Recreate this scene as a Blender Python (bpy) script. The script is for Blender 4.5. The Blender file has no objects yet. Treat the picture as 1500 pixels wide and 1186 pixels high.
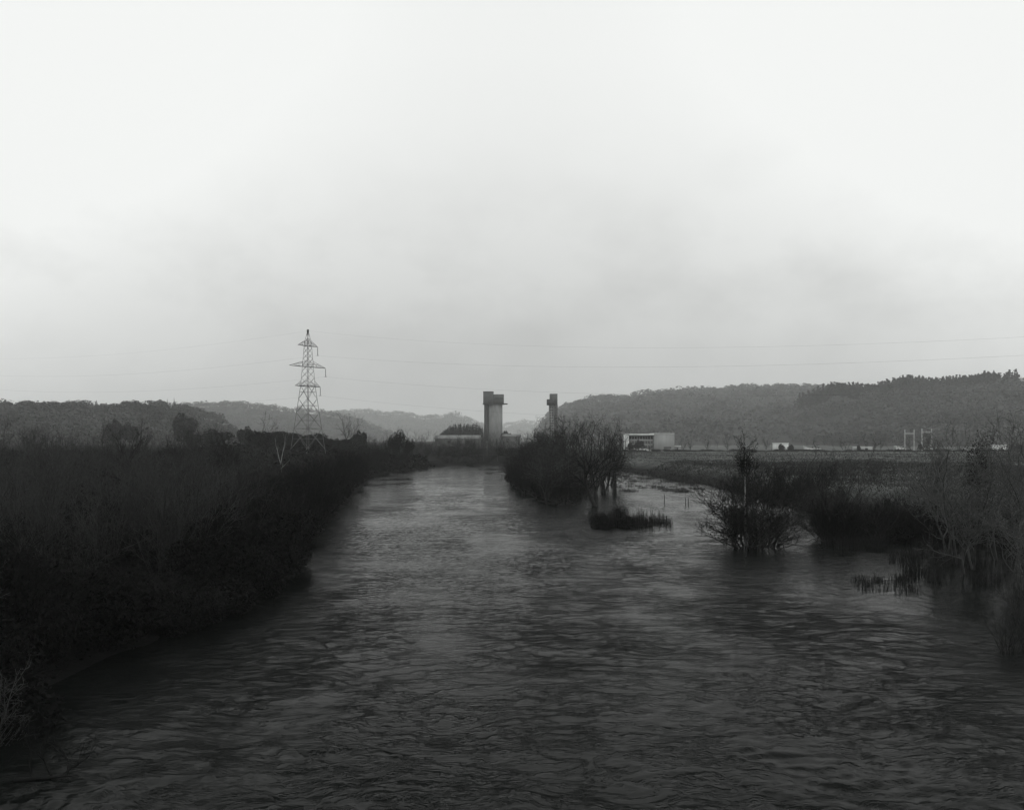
import bpy, math, random
import numpy as np
from mathutils import Vector, Matrix

SC = bpy.context.scene
COL = SC.collection
F = 1300.0          # focal length in photograph pixels
CAMZ = 7.0          # eye height above the river
HY = 645.0          # horizon row

def X(px, d): return (px - 750.0) / F * d
def Z(py, d): return CAMZ + (HY - py) / F * d
def lerp_tab(tab):
    xs = np.array([t[0] for t in tab], float); ys = np.array([t[1] for t in tab], float)
    return lambda v: np.interp(v, xs, ys)

# ------------------------------------------------------------------ noise
_rs = np.random.RandomState(7)
_perm = _rs.permutation(4096)
_gr = _rs.uniform(0, 2 * math.pi, 4096)
def gnoise(x, y, s=0):
    x = np.asarray(x, float); y = np.asarray(y, float)
    xi = np.floor(x).astype(int); yi = np.floor(y).astype(int)
    xf = x - xi; yf = y - yi
    def g(ix, iy, fx, fy):
        h = _perm[(_perm[(ix + 131 * s) & 4095] + iy) & 4095]
        a = _gr[h]
        return np.cos(a) * fx + np.sin(a) * fy
    u = xf ** 3 * (xf * (xf * 6 - 15) + 10); v = yf ** 3 * (yf * (yf * 6 - 15) + 10)
    n00 = g(xi, yi, xf, yf); n10 = g(xi + 1, yi, xf - 1, yf)
    n01 = g(xi, yi + 1, xf, yf - 1); n11 = g(xi + 1, yi + 1, xf - 1, yf - 1)
    a = n00 + u * (n10 - n00); b = n01 + u * (n11 - n01)
    return (a + v * (b - a)) * 1.5
def fbm(x, y, o=4, s=0):
    t = 0; a = 1.0; f = 1.0
    for k in range(o):
        t = t + a * gnoise(np.asarray(x) * f, np.asarray(y) * f, s + k); a *= .5; f *= 2.03
    return t
def sstep(a, b, x):
    t = np.clip((np.asarray(x, float) - a) / (b - a), 0, 1); return t * t * (3 - 2 * t)

# ------------------------------------------------------------------ materials
def grey(v, t=(0.975, 1.0, 0.985)): return (v * t[0], v * t[1], v * t[2], 1)
def mat(name, lo, hi, scale=1.0, rough=.95, spec=.03, detail=4, stretch=(1, 1, 1), bump=0.0, rand=0.0):
    m = bpy.data.materials.new(name); m.use_nodes = True
    nt = m.node_tree; N = nt.nodes; L = nt.links
    b = N['Principled BSDF']
    b.inputs['Roughness'].default_value = rough
    b.inputs['Specular IOR Level'].default_value = spec
    tc = N.new('ShaderNodeTexCoord'); mp = N.new('ShaderNodeMapping'); mp.inputs['Scale'].default_value = stretch
    L.new(tc.outputs['Object'], mp.inputs['Vector'])
    n = N.new('ShaderNodeTexNoise'); n.inputs['Scale'].default_value = scale; n.inputs['Detail'].default_value = detail
    n.inputs['Roughness'].default_value = .65
    L.new(mp.outputs['Vector'], n.inputs['Vector'])
    r = N.new('ShaderNodeValToRGB')
    r.color_ramp.elements[0].position = .3; r.color_ramp.elements[1].position = .7
    r.color_ramp.elements[0].color = grey(lo); r.color_ramp.elements[1].color = grey(hi)
    L.new(n.outputs['Fac'], r.inputs['Fac'])
    out = r.outputs['Color']
    if rand > 0:
        oi = N.new('ShaderNodeObjectInfo'); mr = N.new('ShaderNodeMapRange')
        mr.inputs['To Min'].default_value = 1 - rand; mr.inputs['To Max'].default_value = 1 + rand
        L.new(oi.outputs['Random'], mr.inputs['Value'])
        mx = N.new('ShaderNodeVectorMath'); mx.operation = 'SCALE'
        L.new(out, mx.inputs[0]); L.new(mr.outputs['Result'], mx.inputs['Scale'])
        out = mx.outputs['Vector']
    L.new(out, b.inputs['Base Color'])
    if bump > 0:
        bp = N.new('ShaderNodeBump'); bp.inputs['Strength'].default_value = bump; bp.inputs['Distance'].default_value = .1
        L.new(n.outputs['Fac'], bp.inputs['Height']); L.new(bp.outputs['Normal'], b.inputs['Normal'])
    return m

M = dict(
    twig=mat('twig', .026, .052, 3, rand=.3),
    twig_grey=mat('twig_grey', .05, .095, 3, rand=.25),
    twig_dark=mat('twig_dark', .007, .015, 3, rand=.25),
    bark=mat('bark', .016, .035, 6, stretch=(1, 1, .3)),
    bark_mid=mat('bark_mid', .03, .075, 5, stretch=(1, 1, .4)),
    bark_pale=mat('bark_pale', .10, .26, 5, stretch=(1, 1, 2.5)),
    bark_grey=mat('bark_grey', .08, .17, 5, stretch=(1, 1, .4)),
    leaf_dark=mat('leaf_dark', .006, .013, 2.5, rand=.3),
    leaf=mat('leaf', .013, .026, 1.5, rand=.3),
    reed=mat('reed', .010, .026, 4, rand=.3),
    wood_far=mat('wood_far', .028, .055, .02, detail=6), wood_pale=mat('wood_pale', .044, .075, .02, detail=6), wood_dark=mat('wood_dark', .021, .036, .02, detail=6),
    weeds=mat('weeds', .02, .05, .6, detail=6),
    wood_conifer=mat('wood_conifer', .005, .010, .05),
    steel=mat('galvanised_steel', .08, .13, 2, rough=.6, spec=.4),
    steel_dark=mat('weathered_steel', .06, .10, 2, rough=.7),
    wire=mat('conductor', .05, .07, 1, rough=.6),
    glass_ins=mat('insulator_glass', .12, .2, 4, rough=.3, spec=.5),
    concrete=mat('concrete_pale', .13, .24, .35, stretch=(1, 1, .25), detail=7, bump=.2),
    concrete_dark=mat('concrete_stained', .028, .05, .4, stretch=(1, 1, .25), detail=7, bump=.2),
    concrete_mid=mat('concrete_grey', .065, .10, .4, stretch=(1, 1, .3), detail=7, bump=.2),
    white=mat('white_cladding', .55, .72, .6, rough=.6, stretch=(1, 1, .2)),
    cladding=mat('grey_cladding', .24, .30, .5, rough=.6, stretch=(1, 1, .15)),
    roof=mat('sheet_roof', .11, .17, .3, rough=.6, stretch=(3, .3, 1)),
    window=mat('dark_window', .012, .02, 1, rough=.2, spec=.5),
    glass_grey=mat('grey_glazing', .06, .11, .8, rough=.3, spec=.4),
    white_soft=mat('dull_white', .36, .5, .6, rough=.7),
    panel=mat('recess_panel', .03, .05, 1, rough=.6),
    timber=mat('weathered_timber', .12, .2, 3, stretch=(1, 1, .3)),
    tyre=mat('tyre', .01, .015, 3),
)

# ------------------------------------------------------------------ object helpers
def mesh_np(name, V, Fq, m, smooth=False):
    """V (n,3), Fq list of arrays of equal-length faces"""
    me = bpy.data.meshes.new(name)
    if not isinstance(Fq, (list, tuple)): Fq = [Fq]
    Fq = [np.asarray(f, np.int32) for f in Fq if len(f)]
    loops = np.concatenate([f.ravel() for f in Fq])
    tot = np.concatenate([np.full(len(f), f.shape[1], np.int32) for f in Fq])
    start = np.concatenate([[0], np.cumsum(tot)[:-1]]).astype(np.int32)
    me.vertices.add(len(V)); me.vertices.foreach_set('co', np.asarray(V, np.float32).ravel())
    me.loops.add(len(loops)); me.loops.foreach_set('vertex_index', loops)
    me.polygons.add(len(tot)); me.polygons.foreach_set('loop_start', start)
    me.polygons.foreach_set('loop_total', tot)
    if smooth: me.polygons.foreach_set('use_smooth', np.ones(len(tot), bool))
    me.update(calc_edges=True); me.validate()
    if m is not None: me.materials.append(m)
    return me

class MB:
    """collects solid shapes for ONE mesh"""
    def __init__(s): s.v = []; s.q = []; s.n = 0; s.t = []; s.poly = []
    def add(s, V, q=None, t=None):
        V = np.asarray(V, float); s.v.append(V)
        if q is not None and len(q): s.q.append(np.asarray(q, int) + s.n)
        if t is not None and len(t): s.t.append(np.asarray(t, int) + s.n)
        s.n += len(V)
    def box(s, x0, x1, y0, y1, z0, z1):
        V = [(x0, y0, z0), (x1, y0, z0), (x1, y1, z0), (x0, y1, z0), (x0, y0, z1), (x1, y0, z1), (x1, y1, z1), (x0, y1, z1)]
        s.add(V, [(0, 3, 2, 1), (4, 5, 6, 7), (0, 1, 5, 4), (1, 2, 6, 5), (2, 3, 7, 6), (3, 0, 4, 7)])
    def tubes(s, P0, P1, R0, R1, k=4):
        V, q = tube_arrays(P0, P1, R0, R1, k); s.add(V, q)
    def bar(s, a, b, r, k=4): s.tubes([a], [b], [r], [r], k)
    def prism(s, pts, z0, z1):
        n = len(pts); V = [(x, y, z0) for x, y in pts] + [(x, y, z1) for x, y in pts]
        q = [(i, (i + 1) % n, n + (i + 1) % n, n + i) for i in range(n)]
        b = s.n; s.add(V, q); s.poly.append([b + n + i for i in range(n)]); s.poly.append([b + n - 1 - i for i in range(n)])
    def mesh(s, name, m, smooth=False):
        V = np.concatenate(s.v); fs = []
        if s.q: fs.append(np.concatenate(s.q))
        if s.t: fs.append(np.concatenate(s.t))
        for p in s.poly: fs.append(np.array([p]))
        return mesh_np(name, V, fs, m, smooth)

def tube_arrays(P0, P1, R0, R1, k=3):
    P0 = np.asarray(P0, float); P1 = np.asarray(P1, float); R0 = np.asarray(R0, float); R1 = np.asarray(R1, float)
    d = P1 - P0; d /= (np.linalg.norm(d, axis=1, keepdims=True) + 1e-9)
    ref = np.where(np.abs(d[:, 2:3]) > .9, np.array([[1., 0, 0]]), np.array([[0, 0, 1.]]))
    a = np.cross(d, ref); a /= np.linalg.norm(a, axis=1, keepdims=True); b = np.cross(d, a)
    n = len(P0); V = np.zeros((n, 2 * k, 3))
    for i in range(k):
        t = 2 * math.pi * i / k
        o = a * math.cos(t) + b * math.sin(t)
        V[:, i] = P0 + o * R0[:, None]; V[:, k + i] = P1 + o * R1[:, None]
    base = (np.arange(n) * 2 * k)[:, None]
    q = np.concatenate([np.concatenate([base + i, base + (i + 1) % k, base + k + (i + 1) % k, base + k + i], 1) for i in range(k)])
    return V.reshape(-1, 3), q

def tag(o, label=None, cat=None, group=None, kind=None):
    if label: o['label'] = label
    if cat: o['category'] = cat
    if group: o['group'] = group
    if kind: o['kind'] = kind
    return o
def obj(name, me, parent=None, loc=(0, 0, 0), rz=0, sc=None):
    o = bpy.data.objects.new(name, me); COL.objects.link(o)
    o.location = loc; o.rotation_euler = (0, 0, rz)
    if sc is not None: o.scale = sc if hasattr(sc, '__len__') else (sc, sc, sc)
    if parent is not None: o.parent = parent
    return o
def thing(name, label, cat, loc=(0, 0, 0), rz=0, group=None, sc=None):
    return tag(obj(name, None, None, loc, rz, sc), label, cat, group)
def place(proto, name, label, cat, loc, rz=0, sc=1, group=None):
    """one thing of a kind: single-mesh kinds are the mesh itself, others an Empty with its parts"""
    if len(proto) == 1:
        return tag(obj(name, list(proto.values())[0], None, loc, rz, sc), label, cat, group)
    r = thing(name, label, cat, loc, rz, group, sc)
    for k, me in proto.items(): obj(k, me, r)
    return r
def struct(name, me): return tag(obj(name, me), kind='structure')
def stuff(name, me, label, cat): return tag(obj(name, me), label, cat, kind='stuff')

# ------------------------------------------------------------------ terrain
xL = lerp_tab([(-60, -17), (4, -15.5), (14, -15.2), (20, -14.4), (25, -13.6), (30, -13.0), (36, -12.6), (46, -11.2), (56, -13.0), (62, -14.2), (88, -17.2), (120, -21.3), (150, -25.2), (170, -27.6), (195, -27.6), (215, -24.5), (233, -20.5), (246, -17)])
xR = lerp_tab([(-60, 21), (10, 20), (20, 20.5), (28, 22.5), (36, 29), (45, 35), (55, 37.5), (62, 37), (72, 35), (82, 31), (91, 29.2), (120, 30.5), (140, 31), (155, 29), (180, 27.5), (205, 24), (235, 14), (252, 4)])
def river_s(x, y):
    x = np.asarray(x, float); y = np.asarray(y, float)
    w = 1.1 * gnoise(x * .22 + 3, y * .22, 5) + .5 * gnoise(x * .7, y * .7, 6)
    s = np.minimum(np.minimum(x - xL(y), xR(y) - x), (253 + .03 * (x + 20) - y) * .5)
    return s + w * .6
def island_s(x, y):                       # >0 inside the wooded island
    t = np.clip((y - 92) / 132, 0, 1)
    cx = 5.5 + .8 * t; hw = (4.4 + 4.6 * t) * np.sqrt(np.clip(np.sin(np.pi * np.clip((y - 92) / 136, 0, 1)), 0, 1)) + 0 * t
    s = hw - np.abs(x - cx) + .8 * gnoise(x * .3, y * .2, 9)
    return np.where((y > 92) & (y < 228), s, -5)
def height(x, y):
    x = np.asarray(x, float); y = np.asarray(y, float)
    s = river_s(x, y)
    left = 1.2 + 1.1 * sstep(0, 42, -(x - xL(y)) - 3) * sstep(20, 170, y) + 1.0 * sstep(0, 30, -(x - xL(y)) - 3)
    left = left + 2.6 * np.exp(-(((x + 50) / 26) ** 2 + ((y - 214) / 30) ** 2)) + 1.2 * sstep(220, 380, y)
    right = 2.1 - .15 * sstep(200, 420, y)
    wr = sstep(-12, 6, x - np.where(y < 245, .5 * (xL(y) + xR(y)), -30 + 0 * y))
    land = left + (right - left) * wr
    land = land + .35 * fbm(x * .05, y * .05, 3, 1) + .12 * fbm(x * .4, y * .4, 2, 2) * (np.hypot(x, y) < 300)
    near_right = (wr > .5) & (y < 80)
    wid = np.where(wr > .5, np.where(y < 80, 9.0, 9.0), 2.2)
    k = sstep(0, 1, (-s) / wid)
    z = np.where(s < 0, .02 + (land - .02) * k, -1.3 * sstep(0, 4, s))
    i = island_s(x, y)
    z = np.where(i > -1.5, np.maximum(z, -.5 + (.95 + .25 * gnoise(x * .3, y * .3, 11)) * sstep(-1.5, 1.6, i)), z)
    return z
def gz(x, y): return float(height(np.array([x]), np.array([y]))[0])

def axis(segs):
    out = [segs[0][0]]
    for a, b, st in segs:
        n = max(1, int(round((b - a) / st))); out += list(a + (b - a) * (np.arange(1, n + 1) / n))
    return np.array(out)
gx = axis([(-3600, -800, 200), (-800, -200, 40), (-200, -70, 6), (-70, -34, 1.5), (-34, 40, .75), (40, 70, 1.5), (70, 300, 8), (300, 900, 40), (900, 3600, 200)])
gy = axis([(-250, -60, 25), (-60, 0, 5), (0, 120, .8), (120, 280, 1.8), (280, 500, 9), (500, 1200, 50), (1200, 6600, 300)])
GX, GY = np.meshgrid(gx, gy)
GZ = height(GX, GY)
def grid_faces(ny, nx):
    i = np.arange(ny - 1)[:, None] * nx + np.arange(nx - 1)[None]
    i = i.ravel(); return np.stack([i, i + 1, i + nx + 1, i + nx], 1)
def grid_obj(name, GX, GY, GZ, m):
    return mesh_np(name, np.stack([GX.ravel(), GY.ravel(), GZ.ravel()], 1), grid_faces(*GX.shape), m, True)

def ground_material():
    m = bpy.data.materials.new('ground'); m.use_nodes = True
    nt = m.node_tree; N = nt.nodes; L = nt.links; b = N['Principled BSDF']
    b.inputs['Roughness'].default_value = 1; b.inputs['Specular IOR Level'].default_value = .03
    g = N.new('ShaderNodeNewGeometry')
    def noise(scale, stretch, det=5):
        mp = N.new('ShaderNodeMapping'); mp.inputs['Scale'].default_value = stretch
        L.new(g.outputs['Position'], mp.inputs['Vector'])
        n = N.new('ShaderNodeTexNoise'); n.inputs['Scale'].default_value = scale; n.inputs['Detail'].default_value = det
        n.inputs['Roughness'].default_value = .7
        L.new(mp.outputs['Vector'], n.inputs['Vector']); return n.outputs['Fac']
    def ramp(f, a, b_, ca, cb):
        r = N.new('ShaderNodeValToRGB'); e = r.color_ramp.elements
        e[0].position = a; e[1].position = b_; e[0].color = grey(ca); e[1].color = grey(cb)
        L.new(f, r.inputs['Fac']); return r.outputs['Color']
    field = ramp(noise(.035, (.6, 1, 1), 8), .36, .66,   .04, .15)      # rough winter grass in patches
    fine = ramp(noise(1.3, (1, 1, 1), 6), .3, .7, .55, 1.2)
    mx = N.new('ShaderNodeMix'); mx.data_type = 'RGBA'; mx.blend_type = 'MULTIPLY'; mx.inputs[0].default_value = 1
    L.new(field, mx.inputs[6]); L.new(fine, mx.inputs[7])
    mud = ramp(noise(.5, (1, 1, 1), 6), .3, .7, .005, .012)
    sx = N.new('ShaderNodeSeparateXYZ'); L.new(g.outputs['Position'], sx.inputs[0])
    # field soil lies on the open side of the river, leaf mould on the thicket side
    side = N.new('ShaderNodeMapRange'); side.inputs['From Min'].default_value = 8; side.inputs['From Max'].default_value = 26
    L.new(sx.outputs['X'], side.inputs['Value'])
    hi = N.new('ShaderNodeMapRange'); hi.inputs['From Min'].default_value = .5; hi.inputs['From Max'].default_value = 1.9
    L.new(sx.outputs['Z'], hi.inputs['Value'])
    mul = N.new('ShaderNodeMath'); mul.operation = 'MULTIPLY'
    L.new(side.outputs[0], mul.inputs[0]); L.new(hi.outputs[0], mul.inputs[1])
    mm = N.new('ShaderNodeMix'); mm.data_type = 'RGBA'
    L.new(mul.outputs[0], mm.inputs[0]); L.new(mud, mm.inputs[6]); L.new(mx.outputs[2], mm.inputs[7])
    L.new(mm.outputs[2], b.inputs['Base Color'])
    bp = N.new('ShaderNodeBump'); bp.inputs['Strength'].default_value = .6; bp.inputs['Distance'].default_value = .25
    L.new(noise(2.2, (1, 1, 1), 5), bp.inputs['Height']); L.new(bp.outputs['Normal'], b.inputs['Normal'])
    return m
struct('terrain', grid_obj('terrain', GX, GY, GZ, ground_material()))

# ------------------------------------------------------------------ river
def water_material():
    m = bpy.data.materials.new('river_water'); m.use_nodes = True
    nt = m.node_tree; N = nt.nodes; L = nt.links; b = N['Principled BSDF']
    b.inputs['Base Color'].default_value = grey(.0045, (.9, 1.06, .98))
    b.inputs['Roughness'].default_value = .06
    b.inputs['IOR'].default_value = 1.33
    b.inputs['Specular IOR Level'].default_value = .048
    g = N.new('ShaderNodeNewGeometry')
    def noise(scale, stretch, det, dist=0.0, typ='FBM'):
        mp = N.new('ShaderNodeMapping'); mp.inputs['Scale'].default_value = stretch
        L.new(g.outputs['Position'], mp.inputs['Vector'])
        n = N.new('ShaderNodeTexNoise'); n.noise_type = typ
        n.inputs['Scale'].default_value = scale; n.inputs['Detail'].default_value = det; n.inputs['Distortion'].default_value = dist
        L.new(mp.outputs['Vector'], n.inputs['Vector']); return n.outputs['Fac']
    def math_(op, x, y=None, clamp=False):
        n = N.new('ShaderNodeMath'); n.operation = op; n.use_clamp = clamp
        for i, v in enumerate((x, y)):
            if v is None: continue
            if isinstance(v, (int, float)): n.inputs[i].default_value = v
            else: L.new(v, n.inputs[i])
        return n.outputs[0]
    # the current folds the surface into narrow creases; they come in drifts between smoother boils
    wn = N.new('ShaderNodeTexNoise'); wn.inputs['Scale'].default_value = .28; wn.inputs['Detail'].default_value = 3; L.new(g.outputs['Position'], wn.inputs['Vector'])
    ws = N.new('ShaderNodeVectorMath'); ws.operation = 'SCALE'; ws.inputs['Scale'].default_value = 2.4; L.new(wn.outputs['Color'], ws.inputs[0])
    wa = N.new('ShaderNodeVectorMath'); wa.operation = 'ADD'; L.new(g.outputs['Position'], wa.inputs[0]); L.new(ws.outputs[0], wa.inputs[1])
    def wnoise(scale, stretch, det, rough=.5):
        mp = N.new('ShaderNodeMapping'); mp.inputs['Scale'].default_value = stretch
        L.new(wa.outputs[0], mp.inputs['Vector'])
        n = N.new('ShaderNodeTexNoise'); n.noise_dimensions = '2D'; n.inputs['Scale'].default_value = scale; n.inputs['Detail'].default_value = det; n.inputs['Roughness'].default_value = rough
        L.new(mp.outputs['Vector'], n.inputs['Vector']); return n.outputs['Fac']
    def crease(n, k):
        v = math_('SUBTRACT', 1.0, math_('MULTIPLY', math_('ABSOLUTE', math_('SUBTRACT', n, .5)), k), True)
        return math_('MULTIPLY', v, v)
    c1 = crease(wnoise(.62, (.62, 1.35, 1), 6, .56), 12); c2 = crease(wnoise(1.5, (.6, 1.3, 1), 5, .55), 10)
    fine = wnoise(4.6, (.6, 1.15, 1), 4, .65)
    mask = N.new('ShaderNodeMapRange'); mask.inputs['From Min'].default_value = .38; mask.inputs['From Max'].default_value = .64
    mask.inputs['To Min'].default_value = .12; mask.inputs['To Max'].default_value = 1.0
    L.new(noise(.13, (1, .7, 1), 4, .6), mask.inputs['Value'])
    sx = N.new('ShaderNodeSeparateXYZ'); L.new(g.outputs['Position'], sx.inputs[0])
    calm = N.new('ShaderNodeMapRange'); calm.inputs['From Min'].default_value = 20; calm.inputs['From Max'].default_value = 125; calm.inputs['To Min'].default_value = 1; calm.inputs['To Max'].default_value = .20
    L.new(sx.outputs['Y'], calm.inputs['Value'])
    slack = N.new('ShaderNodeMapRange'); slack.inputs['From Min'].default_value = 9; slack.inputs['From Max'].default_value = 17; slack.inputs['To Min'].default_value = 1; slack.inputs['To Max'].default_value = .38
    L.new(sx.outputs['X'], slack.inputs['Value'])
    h = math_('ADD', math_('ADD', math_('MULTIPLY', c1, -.080), math_('MULTIPLY', c2, -.030)), math_('MULTIPLY', fine, .022))
    h = math_('MULTIPLY', math_('MULTIPLY', h, mask.outputs[0]), math_('MULTIPLY', calm.outputs[0], slack.outputs[0]))
    h = math_('ADD', h, math_('MULTIPLY', math_('MULTIPLY', fine, .008), calm.outputs[0]))
    b1 = N.new('ShaderNodeBump'); b1.inputs['Distance'].default_value = 1.0; b1.inputs['Strength'].default_value = 1.0
    L.new(h, b1.inputs['Height']); L.new(b1.outputs['Normal'], b.inputs['Normal'])
    return m
wy = [-45.0]
while wy[-1] < 275: wy.append(wy[-1] + (2.5 if wy[-1] < 6 else max(.08, .0062 * wy[-1])))
wx = axis([(-70, -32, 4), (-32, 36, .125), (36, 60, 4)])
WX, WY = np.meshgrid(wx, np.array(wy))
def water_height(x, y):
    wxx = x + 1.3 * gnoise(x * .22, y * .22, 30) + .35 * gnoise(x * .8, y * .8, 37); wyy = y + 1.3 * gnoise(x * .22, y * .22, 31) + .35 * gnoise(x * .8, y * .8, 38)
    rough = .16 + .84 * sstep(-.35, .5, fbm(x * .085 + 7, y * .05, 4, 32)); rough = rough * (1 - .45 * sstep(50, 190, y)) * (1 + .25 * sstep(45, 18, y))
    edge = sstep(0, 6, river_s(x, y))
    isl = sstep(-1, 5, -island_s(x, y)); edge = np.minimum(edge, isl)
    right = 1 - .6 * sstep(10, 17, x) * sstep(95, 70, y)              # slack water by the flooded bushes
    amp = rough * (.25 + .75 * edge) * right
    swell = .022 * gnoise(wxx * .33, wyy * .42, 33)
    r1 = 1 - np.abs(gnoise(wxx * .62, wyy * .95, 34)) * 1.7
    r2 = 1 - np.abs(gnoise(wxx * 1.5 + 2, wyy * 2.2, 35)) * 1.7
    chop = -.045 * np.clip(r1, 0, 1) ** 4 - .042 * np.clip(r2, 0, 1) ** 2
    small = .016 * gnoise(wxx * 1.9, wyy * 2.6, 36)
    return amp * (swell + chop + small)
struct('water', grid_obj('water', WX, WY, water_height(WX, WY), water_material()))

# ------------------------------------------------------------------ plants: shapes
def grow_segs(seed, stems, levels, wob=.16, up=.10, k_child=(1, 2), ang=(25, 60), ratio=.55, seg=(.7, .45, .3, .22), rmin=.007, first=.25, droop=0.0):
    """stems: list of (pos, dir, length, radius). returns arrays + level"""
    rng = random.Random(seed); out = []
    def nrm(v):
        l = math.sqrt(v[0] ** 2 + v[1] ** 2 + v[2] ** 2) + 1e-9; return (v[0] / l, v[1] / l, v[2] / l)
    def go(p, d, Lg, r, lv):
        n = max(2, int(Lg / seg[min(lv, len(seg) - 1)])); st = Lg / n; r_end = max(rmin, r * .22)
        for i in range(n):
            w = wob * (1 + .3 * lv)
            u = up if lv < 2 else up - droop
            d = nrm((d[0] + rng.gauss(0, w), d[1] + rng.gauss(0, w), d[2] + rng.gauss(0, w) + u))
            q = (p[0] + d[0] * st, p[1] + d[1] * st, p[2] + d[2] * st)
            ra = r + (r_end - r) * i / n; rb = r + (r_end - r) * (i + 1) / n
            out.append((p, q, ra, rb, lv))
            if lv < levels and i + 1 >= n * (first if lv == 0 else .12):
                for _ in range(rng.randint(*k_child)):
                    a = math.radians(rng.uniform(*ang)); az = rng.uniform(0, 6.283)
                    t = nrm((rng.gauss(0, 1), rng.gauss(0, 1), rng.gauss(0, 1)))
                    s = t[0] * d[0] + t[1] * d[1] + t[2] * d[2]
                    t = nrm((t[0] - s * d[0], t[1] - s * d[1], t[2] - s * d[2]))
                    cd = nrm(tuple(d[j] * math.cos(a) + t[j] * math.sin(a) for j in range(3)))
                    cl = Lg * ratio * rng.uniform(.6, 1.1) * (1 - .55 * i / n)
                    if q[2] + cd[2] * cl < .15: continue
                    if cl > .12: go(q, cd, cl, max(rmin, rb * .6), lv + 1)
            p = q
    for s in stems: go(*s, 0)
    P0 = np.array([o[0] for o in out]); P1 = np.array([o[1] for o in out])
    R0 = np.array([o[2] for o in out]); R1 = np.array([o[3] for o in out]); LV = np.array([o[4] for o in out])
    return P0, P1, R0, R1, LV
def segs_mesh(name, S, sel, m, k=3):
    V, q = tube_arrays(S[0][sel], S[1][sel], S[2][sel], S[3][sel], k)
    return mesh_np(name, V, q, m, k > 3)
def leaf_quads(C, size, rng, aspect=.6, up=0.0):
    n = len(C)
    a = rng.normal(size=(n, 3)); a[:, 2] += up; a /= np.linalg.norm(a, axis=1, keepdims=True)
    b = rng.normal(size=(n, 3)); b -= (a * b).sum(1, keepdims=True) * a; b /= np.linalg.norm(b, axis=1, keepdims=True)
    s = (np.asarray(size) * rng.uniform(.6, 1.4, n))[:, None]
    V = np.stack([C - a * s, C + b * s * aspect, C + a * s, C - b * s * aspect], 1).reshape(-1, 3)
    return V, np.arange(n * 4).reshape(n, 4)
def facing_quads(C, Nr, size, rng):
    n = len(C); Nr = Nr / np.linalg.norm(Nr, axis=1, keepdims=True)
    a = rng.normal(size=(n, 3)); a -= (a * Nr).sum(1, keepdims=True) * Nr; a /= np.linalg.norm(a, axis=1, keepdims=True)
    b = np.cross(Nr, a); s = (np.asarray(size) * rng.uniform(.6, 1.4, n))[:, None]
    V = np.stack([C - a * s, C + b * s * .8, C + a * s, C - b * s * .8], 1).reshape(-1, 3)
    return V, np.arange(n * 4).reshape(n, 4)
def lump_points(n, rng, R, H, lobes=9, flat=0.0, shell=.55):
    """points in a lumpy dome made of overlapping lobes"""
    lc = []; 
    for i in range(lobes):
        a = rng.uniform(0, 6.283); rr = R * rng.uniform(.15, .72)
        hz = H * rng.uniform(.25, .72) * (1 - .35 * (rr / R) ** 2)
        lc.append((rr * math.cos(a), rr * math.sin(a), hz, R * rng.uniform(.28, .5), H * rng.uniform(.2, .34)))
    lc = np.array(lc); idx = rng.integers(0, lobes, n)
    u = rng.normal(size=(n, 3)); u /= np.linalg.norm(u, axis=1, keepdims=True)
    rad = shell + (1 - shell) * rng.uniform(0, 1, n) ** .5
    rad = np.where(rng.uniform(0, 1, n) < .12, rad * rng.uniform(1, 1.25, n), rad)
    c = lc[idx]
    P = np.stack([c[:, 0] + u[:, 0] * rad * c[:, 3], c[:, 1] + u[:, 1] * rad * c[:, 3], c[:, 2] + u[:, 2] * rad * c[:, 4]], 1)
    P[:, 2] = np.abs(P[:, 2]) + .02
    return P

def proto_bare_tree(seed, H=8.0, lean=0.0, twig='twig', bark='bark', r=.11, levels=3, nst=1, first=.28, k=(1, 2), ang=(25, 58), up=.10, ratio=.5, rmin=.009):
    rng = random.Random(seed); st = []
    for i in range(nst):
        a = rng.uniform(0, 6.28); t = (.10 if nst == 1 else .16 if nst == 2 else .25) * rng.uniform(.5, 1)
        st.append(((.15 * math.cos(a) * (nst > 1), .15 * math.sin(a) * (nst > 1), -.3), (math.cos(a) * t + lean, math.sin(a) * t, 1), H * rng.uniform(.85, 1), r * rng.uniform(.8, 1)))
    S = grow_segs(seed, st, levels, k_child=k, ang=ang, first=first, up=up, ratio=ratio, seg=(.6, .5, .34, .25), rmin=rmin)
    lv = S[4]
    return dict(trunk=segs_mesh('trunk', S, lv == 0, M[bark], 6), crown=segs_mesh('crown', S, lv > 0, M[twig], 3))
def proto_willow(seed, H=4.0, nst=9, twig='twig', bark='bark', spread=.7, levels=2, k=(1, 2), r=.035):
    rng = random.Random(seed); st = []
    for i in range(nst):
        a = 6.283 * i / nst + rng.uniform(-.4, .4); t = spread * rng.uniform(.1, 1)
        b = rng.uniform(.05, .35)
        st.append(((b * math.cos(a), b * math.sin(a), -.3), (math.cos(a) * t, math.sin(a) * t, 1), H * rng.uniform(.6, 1.05), r * rng.uniform(.6, 1.1)))
    S = grow_segs(seed, st, levels, k_child=k, ang=(18, 48), first=.15, up=.12, ratio=.48, seg=(.45, .32, .25), rmin=.008)
    lv = S[4]
    return dict(stems=segs_mesh('stems', S, lv == 0, M[bark], 5), twigs=segs_mesh('twigs', S, lv > 0, M[twig], 3))
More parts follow.
